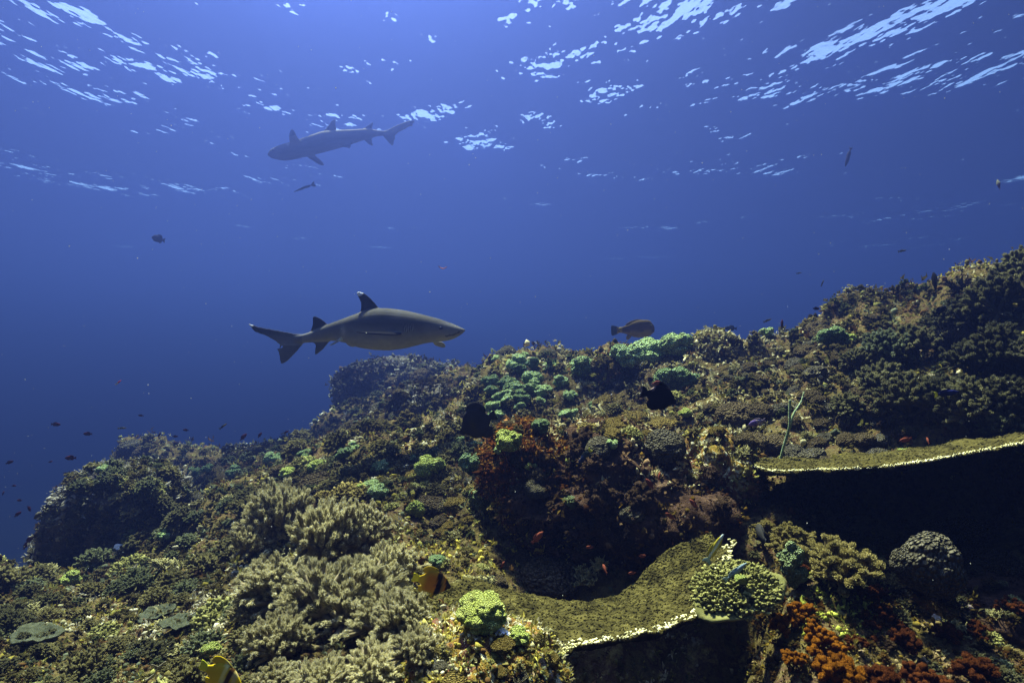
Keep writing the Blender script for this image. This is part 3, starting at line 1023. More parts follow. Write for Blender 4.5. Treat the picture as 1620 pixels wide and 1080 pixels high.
def far_shark():
    Y0 = 10.0
    s = Y0 / FPX / 5.786
    cx, cz0 = 700.0, 310.0
    # built nose towards -X
    top = [(135, 428), (150, 405), (180, 380), (250, 348), (350, 322), (450, 293), (550, 256), (640, 224), (770, 211), (900, 206), (1020, 198), (1100, 203), (1200, 218), (1260, 225)]
    bot = [(135, 440), (150, 456), (220, 478), (290, 486), (380, 470), (480, 447), (570, 425), (700, 392), (800, 366), (900, 335), (1000, 305), (1100, 272), (1200, 256), (1260, 245)]
    hw = [(135, 6), (160, 34), (230, 56), (350, 72), (500, 80), (650, 76), (800, 62), (950, 44), (1080, 28), (1200, 17), (1260, 8)]
    xs = np.linspace(135, 1260, 80)
    zt = smooth1(cz0 - interp(top, xs)) * s
    zb = smooth1(cz0 - interp(bot, xs)) * s
    w = smooth1(interp(hw, xs)) * s
    v, fs = loft((xs - cx) * s, zt, zb, w, np.zeros_like(xs), 24)
    fs = [f[:, ::-1] for f in fs]
    parts = [(v, fs, 0)]

    def fin(pts, th):
        p = [((q[0] - cx) * s, (q[2] if len(q) > 2 else 0) * s, (cz0 - q[1]) * s) for q in pts]
        parts.append((*fin_shell(p, th * s, 3.5 * s), 0))
    fin([(625, 245), (640, 222), (680, 180), (712, 135), (735, 112), (755, 106), (762, 125), (756, 165), (772, 212), (720, 240)], 10)
    fin([(1005, 220), (1010, 196), (1050, 165), (1085, 140), (1105, 132), (1104, 155), (1092, 202), (1050, 225)], 8)
    fin([(1010, 285), (1030, 312), (1060, 340), (1090, 354), (1106, 352), (1092, 320), (1090, 290), (1100, 262), (1050, 255)], 8)
    fin([(1190, 216), (1225, 208), (1280, 180), (1350, 148), (1420, 122), (1470, 116), (1487, 128), (1470, 145), (1464, 176), (1440, 170), (1390, 200), (1330, 232), (1288, 256), (1280, 290), (1292, 345),
         (1270, 352), (1235, 315), (1205, 280), (1188, 256)], 8)
    fin([(370, 372, -64), (362, 330, -84), (372, 275, -105), (392, 246, -115), (412, 242, -118), (428, 265, -112), (440, 300, -100), (465, 335, -86), (490, 362, -74), (430, 385, -66)], 9)
    fin([(470, 430, 30), (500, 455, 50), (545, 480, 80), (590, 500, 100), (622, 497, 110), (615, 475, 95), (575, 440, 60), (545, 415, 40)], 9)
    fin([(805, 345, -20), (830, 372, -30), (870, 384, -36), (905, 388, -40), (908, 355, -34), (930, 322, -26), (880, 318, -20)], 8)
    V, FS, _ = merge(parts)
    me = remeshed("reef_shark", V, FS, 0.012)
    me.materials.append(M['shark'])

    def col(p):
        x = p[:, 0] / s + cx
        z = cz0 - p[:, 2] / s
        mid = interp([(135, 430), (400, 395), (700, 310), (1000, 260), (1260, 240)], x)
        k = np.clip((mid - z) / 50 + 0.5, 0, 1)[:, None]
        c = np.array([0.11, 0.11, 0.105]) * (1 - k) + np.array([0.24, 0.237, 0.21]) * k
        fin_ = (z < interp(top, x) - 8) | (z > interp(bot, x) + 8)
        c[fin_ & (x < 1180)] = (0.07, 0.07, 0.075)
        tip = np.hypot(x - 1480, z - 125) < 45
        c[tip] = (0.06, 0.06, 0.065)
        d = np.hypot(x - 345, z - 352) < 20
        c[d] *= 1.6
        return c
    paint(me, col)
    o = link("reef_shark", me)
    o.location = P(400 + cx / 5.786, 170 + cz0 / 5.786, Y0)
    tag(o, "hazy blue grey shark swimming left under the water surface, the farther of two sharks", "shark", "sharks")
    for yy in (-1, 1):
        e = link("eye", sphere_me("eye", 12 * s, M['eye']), o)
        e.location = ((205 - cx) * s, yy * 46 * s, (cz0 - 405) * s)
    return o


near_shark()
far_shark()


# ---- bony fish: profile in body lengths, nose at +0.5, tail fork near -0.5
def fish_mesh(name, top, bot, wid, fins, colfn, L, rings=26, seg=14):
    xs = np.linspace(0.5, -0.34, rings)
    xs[1] = 0.492
    zt, zb, w = smooth1(interp(top, xs), 1), smooth1(interp(bot, xs), 1), smooth1(interp(wid, xs), 1)
    v, fs = loft(xs, zt, zb, w, np.zeros_like(xs), seg, 2.1)
    parts = [(v, fs, 0)]
    for pts, th in fins:
        p = [(q[0], q[2] if len(q) > 2 else 0.0, q[1]) for q in pts]
        parts.append((*fin_shell(p, th, 0.0025), 0))
    V, FS, _ = merge(parts)
    c = colfn(V[:, 0], V[:, 2], V[:, 1])
    me = mesh_np(name, V * L, FS, [M['fish']], cols=np.clip(c, 0, 1))
    return me


def const(c):
    return lambda x, z, y: np.ones((len(x), 3)) * np.array(c)


def deep_fish(h=0.30, hb=0.28):
    top = [(0.5, 0.0), (0.45, 0.06), (0.36, 0.15), (0.22, h * 0.86), (0.05, h), (-0.12, h * 0.86), (-0.25, h * 0.42), (-0.31, 0.075), (-0.34, 0.07)]
    bot = [(0.5, -0.03), (0.45, -0.07), (0.36, -0.14), (0.22, -hb * 0.88), (0.05, -hb), (-0.12, -hb * 0.82), (-0.25, -hb * 0.40), (-0.31, -0.075), (-0.34, -0.07)]
    wid = [(0.5, 0.01), (0.42, 0.05), (0.25, 0.085), (0.0, 0.075), (-0.2, 0.04), (-0.34, 0.015)]
    return top, bot, wid


def slim_fish(h=0.12):
    top = [(0.5, 0.0), (0.44, 0.5 * h), (0.3, 0.85 * h), (0.1, h), (-0.1, 0.85 * h), (-0.26, 0.45 * h), (-0.34, 0.3 * h)]
    bot = [(0.5, -0.01), (0.44, -0.5 * h), (0.3, -0.9 * h), (0.1, -1.05 * h), (-0.1, -0.85 * h), (-0.26, -0.42 * h), (-0.34, -0.3 * h)]
    wid = [(0.5, 0.008), (0.42, 0.4 * h), (0.2, 0.55 * h), (0, 0.5 * h), (-0.2, 0.28 * h), (-0.34, 0.08 * h)]
    return top, bot, wid


def tail_fin(a=0.12, fork=0.05, z0=0.055):
    return ([(-0.31, z0), (-0.38, a * 0.75), (-0.5, a), (-0.5 + fork, 0.0), (-0.5, -a), (-0.38, -a * 0.75), (-0.31, -z0)], 0.008)


def place_fish(name, me, px, py, Y, yaw, pitch, label, cat="fish", group=None, roll=0.0, eye=None):
    o = link(name, me)
    o.location = P(px, py, Y)
    o.rotation_euler = (Matrix.Rotation(math.radians(yaw), 4, 'Z') @ Matrix.Rotation(math.radians(-pitch), 4, 'Y') @ Matrix.Rotation(math.radians(roll), 4, 'X')).to_euler()
    tag(o, label, cat, group)
    if eye:
        ex, ez, ey, er = eye
        for sgn in (-1, 1):
            e = link("eye", sphere_me("eye", er, M['eye'], 2, (1, 0.6, 1)), o)
            e.location = (ex, sgn * ey, ez)
    return o


# butterflyfish: orange brown with dark bands near the head and a yellow tail
def butterfly_col(x, z, y):
    c = np.ones((len(x), 3)) * np.array([0.30, 0.12, 0.012])
    t = np.clip((np.abs(z) - 0.16) / 0.14, 0, 1)[:, None]
    c = c * (1 - t) + np.array([0.34, 0.24, 0.015]) * t
    t = np.clip((-0.12 - x) / 0.12, 0, 1)[:, None]
    c = c * (1 - t) + np.array([0.45, 0.30, 0.02]) * t
    xx = x + 0.12 * z
    c[(xx > 0.10) & (xx < 0.235)] = (0.012, 0.008, 0.006)
    c[(xx > 0.235) & (xx < 0.30)] = (0.16, 0.10, 0.03)
    c[xx > 0.335] = (0.02, 0.014, 0.01)
    c[x < -0.31] = (0.62, 0.55, 0.03)
    return c


def yellow_col(x, z, y):
    c = np.ones((len(x), 3)) * np.array([0.50, 0.36, 0.012])
    xx = x + 0.10 * z
    c[(xx > 0.02) & (xx < 0.10)] = (0.62, 0.56, 0.16)
    c[(xx > 0.12) & (xx < 0.24)] = (0.05, 0.025, 0.008)
    c[(xx > 0.25) & (xx < 0.32)] = (0.45, 0.36, 0.12)
    c[x < -0.31] = (0.50, 0.52, 0.03)
    return c


t, b, w = deep_fish(0.30, 0.27)
bf_fins = [tail_fin(0.115, 0.02), ([(0.2, 0.24), (0.02, 0.35), (-0.16, 0.36), (-0.29, 0.30), (-0.30, 0.16), (-0.1, 0.18)], 0.012), ([(0.0, -0.24), (-0.12, -0.31), (-0.26, -0.28), (-0.30, -0.14), (-0.1, -0.16)], 0.012),
           ([(0.2, -0.22), (0.13, -0.34), (0.06, -0.38), (0.08, -0.24)], 0.008), ([(0.2, -0.03, -0.08), (0.1, 0.01, -0.13), (0.02, -0.06, -0.14), (0.14, -0.09, -0.09)], 0.006)]
Lb = 62 / FPX * 1.62
place_fish("butterflyfish", fish_mesh("butterflyfish", t, b, w, bf_fins, butterfly_col, Lb), 683, 920, 1.55, 14, -20,
           "orange brown butterflyfish with dark bands and yellow tail beside the tan feathery coral", "fish", "butterflyfish", eye=(0.40 * Lb, 0.03 * Lb, 0.045 * Lb, 0.018 * Lb))
Lb = 78 / FPX * 1.3
place_fish("butterflyfish", fish_mesh("butterflyfish", t, b, w, bf_fins, yellow_col, Lb), 350, 1070, 1.22, -10, -24,
           "bright yellow butterflyfish with one brown band, cut off by the bottom edge", "fish", "butterflyfish", eye=(0.40 * Lb, 0.03 * Lb, 0.045 * Lb, 0.018 * Lb))


def black_col(x, z, y):
    c = np.ones((len(x), 3)) * np.array([0.006, 0.005, 0.008])
    c[(z > 0.12) & (x < -0.14) & (x > -0.3)] = (0.30, 0.22, 0.22)
    c[(z > 0.27) & (x < -0.10)] = (0.22, 0.07, 0.05)
    return c


Lk = 62 / FPX * 1.85
t, b, w = deep_fish(0.32, 0.33)
place_fish("damselfish", fish_mesh("damselfish", t, b, w, [tail_fin(0.17, 0.05, 0.06), ([(0.25, 0.25), (0.0, 0.40), (-0.18, 0.38), (-0.30, 0.22), (-0.1, 0.2)], 0.02), ([(0.15, -0.27), (-0.08, -0.40), (-0.24, -0.34), (-0.28, -0.14), (0, -0.2)], 0.02)],
                                   black_col, Lk), 1042, 627, 1.85, 8, -16, "solid black oval fish with pale patch before its tail over mustard coral", "fish", eye=(0.38 * Lk, 0.04 * Lk, 0.06 * Lk, 0.018 * Lk))


def disc_col(x, z, y):
    c = np.ones((len(x), 3)) * np.array([0.028, 0.028, 0.033])
    q = np.exp(-((x - 0.12) / 0.06) ** 2 - ((z + 0.02) / 0.12) ** 2)[:, None]
    return c * (1 - q) + np.array([0.05, 0.045, 0.02]) * q


Ld = 66 / FPX * 2.1
t, b, w = deep_fish(0.42, 0.36)
place_fish("batfish", fish_mesh("batfish", t, b, w, [tail_fin(0.13, 0.02, 0.06), ([(0.25, 0.28), (0.05, 0.52), (-0.18, 0.50), (-0.34, 0.28), (-0.26, 0.10), (0, 0.2)], 0.02), ([(0.15, -0.25), (-0.05, -0.44), (-0.24, -0.40), (-0.30, -0.16), (0, -0.2)], 0.02)],
                                disc_col, Ld), 756, 669, 2.1, 172, -26, "large dark disc-shaped fish hanging beside the green coral cluster", "fish", eye=(0.40 * Ld, 0.05 * Ld, 0.06 * Ld, 0.015 * Ld))


def parrot_col(x, z, y):
    c = np.ones((len(x), 3)) * np.array([0.075, 0.055, 0.02])
    c[(z < -0.06)] = (0.16, 0.13, 0.03)
    c[(x < -0.24) & (x > -0.36)] = (0.24, 0.18, 0.03)
    c[x < -0.37] = (0.035, 0.05, 0.08)
    c[(z > 0.21)] = (0.03, 0.03, 0.04)
    return c


Lp = 70 / FPX * 6.0
top = [(0.5, 0.0), (0.485, 0.09), (0.44, 0.17), (0.34, 0.205), (0.15, 0.21), (0.0, 0.17), (-0.15, 0.10), (-0.25, 0.065), (-0.34, 0.06)]
bot = [(0.5, -0.05), (0.485, -0.10), (0.42, -0.16), (0.3, -0.19), (0.12, -0.20), (0.0, -0.17), (-0.15, -0.10), (-0.25, -0.065), (-0.34, -0.06)]
wid = [(0.5, 0.03), (0.42, 0.085), (0.2, 0.105), (0.0, 0.085), (-0.2, 0.045), (-0.34, 0.02)]
place_fish("parrotfish", fish_mesh("parrotfish", top, bot, wid, [tail_fin(0.125, 0.0, 0.06), ([(0.3, 0.19), (0.1, 0.235), (-0.12, 0.16), (-0.18, 0.08), (0.1, 0.15)], 0.02), ([(-0.02, -0.15), (-0.12, -0.24), (-0.17, -0.20), (-0.14, -0.1)], 0.015),
                                                          ([(0.22, -0.02, -0.1), (0.1, -0.03, -0.17), (0.06, -0.09, -0.17), (0.2, -0.09, -0.11)], 0.008)], parrot_col, Lp), 1001, 521, 6.0, 6, 3,
           "stout brown parrotfish with yellow tail base behind the skyline green corals", "fish", eye=(0.40 * Lp, 0.07 * Lp, 0.088 * Lp, 0.016 * Lp))


def two_col(a, bcol, cut=0.0, tail=None):
    def f(x, z, y):
        c = np.where((x > cut)[:, None], np.array(a)[None], np.array(bcol)[None])
        if tail is not None:
            c = np.where((x < -0.34)[:, None], np.array(tail)[None], c)
        return c.astype(float)
    return f


def wrasse_col(x, z, y):
    c = np.ones((len(x), 3)) * np.array([0.30, 0.26, 0.03])
    c[(z > -0.03) & (z < 0.035)] = (0.38, 0.46, 0.46)
    c[x < -0.28] = (0.2, 0.3, 0.28)
    return c


dors = ([(0.28, 0.07), (0.05, 0.17), (-0.22, 0.14), (-0.28, 0.04), (0, 0.05)], 0.012)
anal = ([(0.0, -0.07), (-0.1, -0.15), (-0.24, -0.11), (-0.28, -0.03), (-0.1, -0.04)], 0.012)
ts, bs, ws = slim_fish(0.12)
tl, bl, wl_ = slim_fish(0.085)
tm, bm_, wm = slim_fish(0.19)
tx, bx, wx_ = slim_fish(0.042)
SMALL_FINS = [tail_fin(0.13, 0.07, 0.035), dors, anal]


def small(name, px, py, lpx, Y, yaw, pitch, colfn, label, group=None, form='s', cat="fish"):
    L = lpx / FPX * Y
    t_, b_, w_ = {'s': (ts, bs, ws), 'l': (tl, bl, wl_), 'm': (tm, bm_, wm), 'x': (tx, bx, wx_)}[form]
    d2 = [([(q[0], q[1] * {'s': 1, 'l': 0.75, 'm': 1.5, 'x': 0.4}[form]) for q in f[0]], f[1]) if i else f for i, f in enumerate(SMALL_FINS)]
    return place_fish(name, fish_mesh(name, t_, b_, w_, d2, colfn, L, 16, 10), px, py, Y, yaw, pitch, label, cat, group)


small("wrasse", 1130, 868, 56, 1.6, -20, 62, wrasse_col, "slender yellow and pale blue wrasse hovering head up over the central table coral", form='l')
small("wrasse", 1163, 905, 52, 1.5, 20, 28, const((0.16, 0.22, 0.24)), "pale blue grey wrasse just above the yellow-green knobbed plate coral", form='l')
small("surgeonfish", 1205, 845, 58, 1.9, 80, 10, const((0.03, 0.03, 0.028)), "dark smoky fish seen nearly head-on left of the yellow-brown bushy coral", form='m')
small("damselfish", 925, 722, 34, 2.0, 160, -50, two_col((0.02, 0.03, 0.07), (0.03, 0.04, 0.04), 0.0, (0.5, 0.5, 0.03)), "dark blue damselfish with yellow tail in front of the dark overhanging boulder", "yellow tailed damselfish", 's')
small("damselfish", 1497, 622, 40, 2.0, 0, 8, two_col((0.012, 0.015, 0.08), (0.012, 0.012, 0.05), 0.0, (0.5, 0.5, 0.03)), "dark blue damselfish with yellow tail in the black hollow below the urchin", "yellow tailed damselfish", 's')
small("damselfish", 1198, 668, 28, 2.3, 160, -20, two_col((0.10, 0.07, 0.2), (0.2, 0.16, 0.2), 0.05), "small purple fish with pale belly left of the pale whip coral", form='m')
small("damselfish", 1479, 447, 36, 2.9, 70, 70, const((0.01, 0.01, 0.014)), "black fish swimming upright above the ridge left of the skyline feather star", form='m')
small("damselfish", 1487, 491, 26, 2.6, 10, 30, const((0.012, 0.012, 0.016)), "black fish on the slope below the skyline feather star", form='m')
small("damselfish", 1237, 514, 20, 3.4, 60, 60, const((0.03, 0.012, 0.02)), "tiny dark maroon fish beside the leftmost green coral of the right ridge", form='m')
small("damselfish", 1291, 488, 12, 3.5, 10, 0, const((0.02, 0.01, 0.014)), "tiny black fish touching the right ridge skyline", form='m')
small("wrasse", 1136, 520, 20, 4.2, 10, 8, two_col((0.03, 0.04, 0.03), (0.1, 0.09, 0.04)), "small dark slim fish left of the faint blue one above the shaggy mound", form='l')
small("damselfish", 1156, 519, 20, 6.5, 170, 4, const((0.03, 0.04, 0.07)), "small faint blue fish right of the slim dark one above the shaggy mound", form='m')
small("wrasse", 1214, 507, 16, 4.2, 12, 20, const((0.08, 0.07, 0.03)), "tiny olive slim fish left of the dark maroon fish on the right ridge", form='l')
small("wrasse", 1427, 397, 16, 5.0, 10, 10, const((0.08, 0.08, 0.05)), "tiny grey slim fish in open water above the right ridge, highest of that group", form='l')
small("wrasse", 1264, 432, 10, 6.0, 10, 10, const((0.08, 0.08, 0.05)), "very faint tiny fish in open water, leftmost above the right ridge", form='l')
small("wrasse", 1301, 448, 12, 6.0, 10, 65, const((0.08, 0.08, 0.05)), "very faint tiny fish swimming steeply upward above the right ridge", form='l')
small("snapper", 1342, 248, 30, 8.5, 100, -66, const((0.03, 0.03, 0.05)), "faint dark fish diving steeply in blue water at the right", form='s')
small("snapper", 1580, 292, 20, 5.5, 70, 60, two_col((0.12, 0.12, 0.08), (0.03, 0.02, 0.04), 0.0), "small dark fish alone in blue water near the right edge", form='m')
small("snapper", 251, 378, 30, 8.5, 160, 14, const((0.03, 0.03, 0.05)), "faint dark fish alone in blue water at the left", form='m')
small("remora", 482, 297, 36, 9.0, 186, -22, const((0.04, 0.04, 0.05)), "thin dark remora just below the farther shark", form='x')

ANT = [(88, 671, 15, 4.4, 4, -4, "topmost dark fish at the left edge of the small school"), (139, 686, 14, 4.4, 184, 2, "small dark red fish just above the tall left outcrop"),
       (112, 724, 18, 3.8, 182, 0, "largest dark fish, level with the top of the left outcrop"), (15, 731, 12, 4.2, 10, 20, "dark red fish near the left edge, level with the outcrop top"),
       (80, 730, 6, 5.0, 60, 10, "tiniest dark fish between the two near the outcrop top"), (22, 768, 7, 5.0, 8, 0, "tiny red fish at the left edge, left of the outcrop shoulder"),
       (5, 780, 7, 5.0, 90, 60, "tiny dark fish touching the left frame edge"), (31, 791, 9, 4.6, 176, 0, "reddish fish left of the outcrop, above the steep pair"),
       (46, 804, 12, 4.0, 90, -60, "dark fish diving beside the left outcrop"), (28, 813, 12, 4.0, 20, 40, "dark fish climbing beside the left outcrop"),
       (62, 813, 6, 4.6, 80, 60, "tiny dark fish close to the left outcrop flank"), (47, 853, 16, 3.8, 30, 50, "dark red fish rising below the others near the ledge"),
       (41, 862, 14, 3.9, 60, 60, "dull red fish tucked behind the rising one near the ledge"),
       (223, 657, 8, 5.4, 200, 10, "tiny red fish highest in the row above the back ridge"), (252, 688, 8, 5.6, 60, 60, "tiny red fish right above the round far sponge"),
       (277, 690, 9, 5.6, 0, 0, "tiny red fish second right of the round far sponge"), (294, 680, 9, 5.6, 190, 6, "tiny red fish third right of the round far sponge"),
       (385, 691, 14, 4.6, 20, 48, "dark fish steeply climbing over the middle of the back ridge"), (411, 688, 10, 4.8, 20, 58, "brown fish rising right of the steep dark one above the back ridge"),
       (453, 683, 8, 5.0, 30, 20, "tiny dark fish at the right end of the back ridge row")]
for px, py, lp, Y, yaw, pit, txt in ANT:
    k = random.uniform(0.8, 1.2)
    small("anthias", px, py, lp, Y, yaw, pit, const((0.055 * k, 0.014 * k, 0.014)), txt, "small fish hovering off the left reef edge", 'm')
small("fusilier", 193, 677, 14, 4.6, 2, 2, two_col((0.14, 0.12, 0.03), (0.16, 0.14, 0.03)), "slim yellowish fish above the gap between outcrop and back ridge", form='l')
small("fusilier", 353, 674, 15, 4.6, 10, 38, two_col((0.16, 0.13, 0.03), (0.04, 0.04, 0.03)), "slim yellowish fish tilted upward above the back ridge", form='l')
CAVE = [(1043, 755, 18, 1.95, 60, 60, "orange fish pointing upward in the dark overhang, topmost"), (1028, 765, 20, 1.95, 150, 50, "dull orange fish left of the topmost one under the overhang"),
        (1097, 796, 17, 1.9, 150, 45, "orange fish at the right side of the dark overhang"), (1060, 816, 17, 1.9, 150, 30, "brightest orange fish low in the dark overhang"),
        (1016, 879, 13, 1.85, 10, 0, "orange fish hovering above the central table coral rim shadow"), (1000, 906, 13, 1.85, 190, 0, "dim red fish lowest above the central table coral"),
        (957, 900, 22, 1.8, 100, 20, "dull red fish behind the pale-tipped staghorn coral"), (850, 850, 26, 1.9, 20, 40, "red brown fish in front of the bumpy brown coral"),
        (795, 893, 14, 1.75, 60, 30, "tiny orange fish above the big lime coral"), (1433, 695, 18, 1.95, 150, -20, "orange fish just above the dark shelf coral, left one"),
        (1468, 697, 14, 1.95, 70, 40, "dim orange fish just above the dark shelf coral, right one"), (933, 865, 12, 1.85, 170, 0, "small red fish left of the dark hollow over the staghorn")]
for px, py, lp, Y, yaw, pit, txt in CAVE:
    k = random.uniform(0.7, 1.1)
    small("anthias", px, py, lp, Y, yaw, pit, const((0.17 * k, 0.05 * k, 0.03 * k)), txt, "orange red fish under the overhangs", 'm')
small("anthias", 187, 605, 11, 2.6, 20, 42, two_col((0.75, 0.07, 0.08), (0.55, 0.5, 0.35), -0.02), "tiny bright red fish with pale tail alone in open water at left", None, 'l')
small("damselfish", 248, 909, 22, 2.4, 60, 55, const((0.02, 0.022, 0.008)), "dark green fish nose up among olive tufts on the left slope", form='l')

# drifting leaf
v, f = [], []
for i in range(13):
    a = i / 12
    x = (a - 0.5) * 2
    wv = 0.16 * math.sin(math.pi * a) ** 0.7 + 0.01
    z = 0.55 * x * x
    v += [(x, -wv, z + 0.10), (x, 0, z), (x, wv, z + 0.10), (x, 0, z - 0.05)]
for i in range(12):
    for k in range(4):
        f.append((4 * i + k, 4 * i + 4 + k, 4 * i + 4 + (k + 1) % 4, 4 * i + (k + 1) % 4))
o = link("drifting_leaf", mesh_np("drifting_leaf", np.array(v) * 7 / FPX * 2.6, np.array(f), [M['leaf']]))
o.location = P(700, 425, 2.6)
o.rotation_euler = (0.3, 0.1, 0.1)
tag(o, "curled brown leaf drifting in open water above the nearer shark", "leaf")

# ------------------------------------------------------------------ big table corals
def resample(pts, n):
    p = np.array(pts, float)
    d = np.concatenate([[0], np.cumsum(np.linalg.norm(np.diff(p, axis=0), axis=1))])
    t = np.linspace(0, d[-1], n)
    q = np.stack([np.interp(t, d, p[:, k]) for k in range(3)], 1)
    for _ in range(3):
        q[1:-1] = 0.25 * q[:-2] + 0.5 * q[1:-1] + 0.25 * q[2:]
    return q


def table(name, label, outer, inner, th, seed, bowl=0.03, nubs=2600, nub=0.0045, edge_n=420):
    rng = np.random.default_rng(seed)
    na, nr = 170, 34
    A = resample([P(*p) for p in outer], na)
    B = resample([P(*p) for p in inner], na)
    wob = (0.035 * fbm(A, 7.0, 4, seed, 0.6) + 0.016 * fbm(A, 30.0, 3, seed + 1))[:, None]
    dirv = A - B
    dirv /= np.linalg.norm(dirv, axis=1)[:, None]
    A = A + dirv * wob + dirv * (0.008 * fbm(A, 40.0, 2, seed + 3))[:, None]
    s = np.linspace(0, 1, nr)[:, None, None]
    G = A[None] * (1 - s) + B[None] * s                        # s = 0 at the rim
    G[:, :, 2] -= bowl * np.sin(np.pi * s[:, :, 0] ** 0.8)
    G[:, :, 2] += (0.014 * fbm(G.reshape(-1, 3), 11.0, 3, seed + 5) + 0.007 * fbm(G.reshape(-1, 3), 42.0, 3, seed + 6)).reshape(nr, na)
    U_ = G.copy()
    U_[:, :, 2] -= (th * (0.45 + 1.8 * s[:, :, 0]))
    top = G.reshape(-1, 3); bot = U_.reshape(-1, 3)
    i = np.arange(nr * na).reshape(nr, na)
    f = np.stack([i[:-1, :-1].ravel(), i[:-1, 1:].ravel(), i[1:, 1:].ravel(), i[1:, :-1].ravel()], 1)
    o = nr * na
    e = np.stack([i[0, :-1], i[0, :-1] + o, i[0, 1:] + o, i[0, 1:]], 1)
    e2 = np.stack([i[-1, 1:], i[-1, 1:] + o, i[-1, :-1] + o, i[-1, :-1]], 1)
    e3 = np.stack([i[1:, 0], i[1:, 0] + o, i[:-1, 0] + o, i[:-1, 0]], 1)
    e4 = np.stack([i[:-1, -1], i[:-1, -1] + o, i[1:, -1] + o, i[1:, -1]], 1)
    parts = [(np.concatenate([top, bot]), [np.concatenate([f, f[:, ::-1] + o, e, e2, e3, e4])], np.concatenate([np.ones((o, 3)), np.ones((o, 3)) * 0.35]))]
    # short branchlets all over the top
    a = rng.uniform(0, na - 1.01, nubs); r = rng.uniform(0, nr - 1.01, nubs)
    ai, ri = a.astype(int), r.astype(int)
    fa, fr_ = (a - ai)[:, None], (r - ri)[:, None]
    pos = (G[ri, ai] * (1 - fa) + G[ri, ai + 1] * fa) * (1 - fr_) + (G[ri + 1, ai] * (1 - fa) + G[ri + 1, ai + 1] * fa) * fr_
    dr = np.array([0, 0, 1.0]) + rng.normal(size=(nubs, 3)) * 0.35 + dirv[ai] * (0.7 * (1 - r / nr))[:, None]
    dr /= np.linalg.norm(dr, axis=1)[:, None]
    ln = nub * rng.uniform(0.2, 0.8, nubs)
    v, q, t, nv = tubes(pos - dr * 0.002, pos + dr * ln[:, None], nub * 1.15, nub * 0.6, 6)
    k = np.repeat(rng.uniform(0.85, 1.35, nubs), nv)
    c = np.stack([k, k, k], 1)
    c.reshape(-1, nv, 3)[:, 12] *= 1.2
    parts.append((v, [q, t], c))
    V, FS, C_ = merge(parts)
    org = V.mean(0)
    root = link(name, None)
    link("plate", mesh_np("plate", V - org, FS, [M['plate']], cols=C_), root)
    root.location = org
    tag(root, label, "coral", "table corals")
    # pale growing rim of finger tips
    a = np.sort(rng.uniform(0, na - 1.01, edge_n)); worn = np.where(vnoise(np.stack([a * 0.35, a * 0, a * 0], 1), seed) > -0.3, 1.0, 0.7); ai = a.astype(int); fa = (a - ai)[:, None]
    pos = A[ai] * (1 - fa) + A[ai + 1] * fa
    back = rng.uniform(0, 1, edge_n) ** 2 * 0.035
    pos = pos - dirv[ai] * back[:, None]
    dr = dirv[ai] * 1.0 + np.array([0, 0, 0.55]) + rng.normal(size=(edge_n, 3)) * 0.4
    dr /= np.linalg.norm(dr, axis=1)[:, None]
    v, q, t, nv = tubes(pos - dr * 0.003, pos + dr * (nub * rng.uniform(0.8, 2.2, edge_n) * worn)[:, None], nub * 0.8 * worn, nub * 0.45 * worn, 5)
    ed = link("growing_edge", mesh_np("growing_edge", v - org, [q, t], [M['edge']]), root)
    ed["label"] = "pale cream finger tips along the front rim"
    return root, G


table("table_coral", "great olive brown bowl-shaped table coral with pale rim in the lower centre",
      [(640, 985, 1.5), (700, 1030, 1.42), (780, 1056, 1.37), (865, 1046, 1.36), (920, 1026, 1.38), (1000, 1009, 1.42), (1060, 993, 1.47), (1100, 972, 1.53), (1120, 948, 1.60), (1150, 895, 1.72), (1160, 855, 1.82)],
      [(650, 935, 1.62), (695, 920, 1.72), (750, 914, 1.80), (810, 930, 1.82), (865, 944, 1.80), (930, 949, 1.80), (975, 940, 1.82), (1008, 918, 1.84), (1028, 892, 1.88), (1055, 866, 1.92), (1125, 842, 1.93)],
      0.022, 301, 0.03, 4200, 0.0042, 520)
table("table_coral", "long thin dark table coral jutting out over the black hollow at the right",
      [(1195, 738, 1.98), (1222, 746, 1.90), (1300, 743, 1.82), (1390, 740, 1.75), (1460, 731, 1.71), (1540, 716, 1.67), (1625, 699, 1.63), (1720, 684, 1.60), (1830, 670, 1.6)],
      [(1200, 728, 2.25), (1260, 722, 2.4), (1330, 714, 2.5), (1400, 703, 2.5), (1480, 690, 2.45), (1560, 678, 2.4), (1640, 665, 2.35), (1730, 650, 2.3), (1840, 630, 2.3)],
      0.02, 302, 0.004, 2600, 0.0042, 520)

# ------------------------------------------------------------------ shared coral meshes
CA = [g_cauliflower(100 + i, 5, (7, 9, 11, 8)[i], (0.8, 0.72, 0.85, 0.78)[i]) for i in range(4)]
CAS = [g_cauliflower(120 + i, 4, (6, 8, 9)[i], (0.85, 0.75, 0.8)[i]) for i in range(3)]
ME = {}
for mk in ('green', 'teal', 'lime', 'moss'):
    ME[mk] = [build("cauliflower_coral", g, M[mk]) for g in CA]
    ME[mk + '_s'] = [build("cauliflower_coral", g, M[mk]) for g in CAS]
BO = [g_boulder(140 + i) for i in range(3)]
for mk in ('brain', 'mustard', 'greyball'):
    ME[mk] = [build("boulder_coral", g, M[mk]) for g in BO]
SB = [g_softbush(160 + i, 8, 5, 50) for i in range(4)]
for mk in ('olive', 'greenish', 'darkolive', 'redbrown', 'maroon', 'orange'):
    ME[mk] = [build("soft_coral", g, M[mk]) for g in SB]
BIG = [g_softbush(170 + i, 13, 6, 70, 1.25, (0, 0, 0.1), 1.0, 0.15, 0.06, 0.013) for i in range(3)]
for mk in ('olive', 'darkolive', 'greenish'):
    ME[mk + '_big'] = [build("soft_coral", g, M[mk]) for g in BIG]
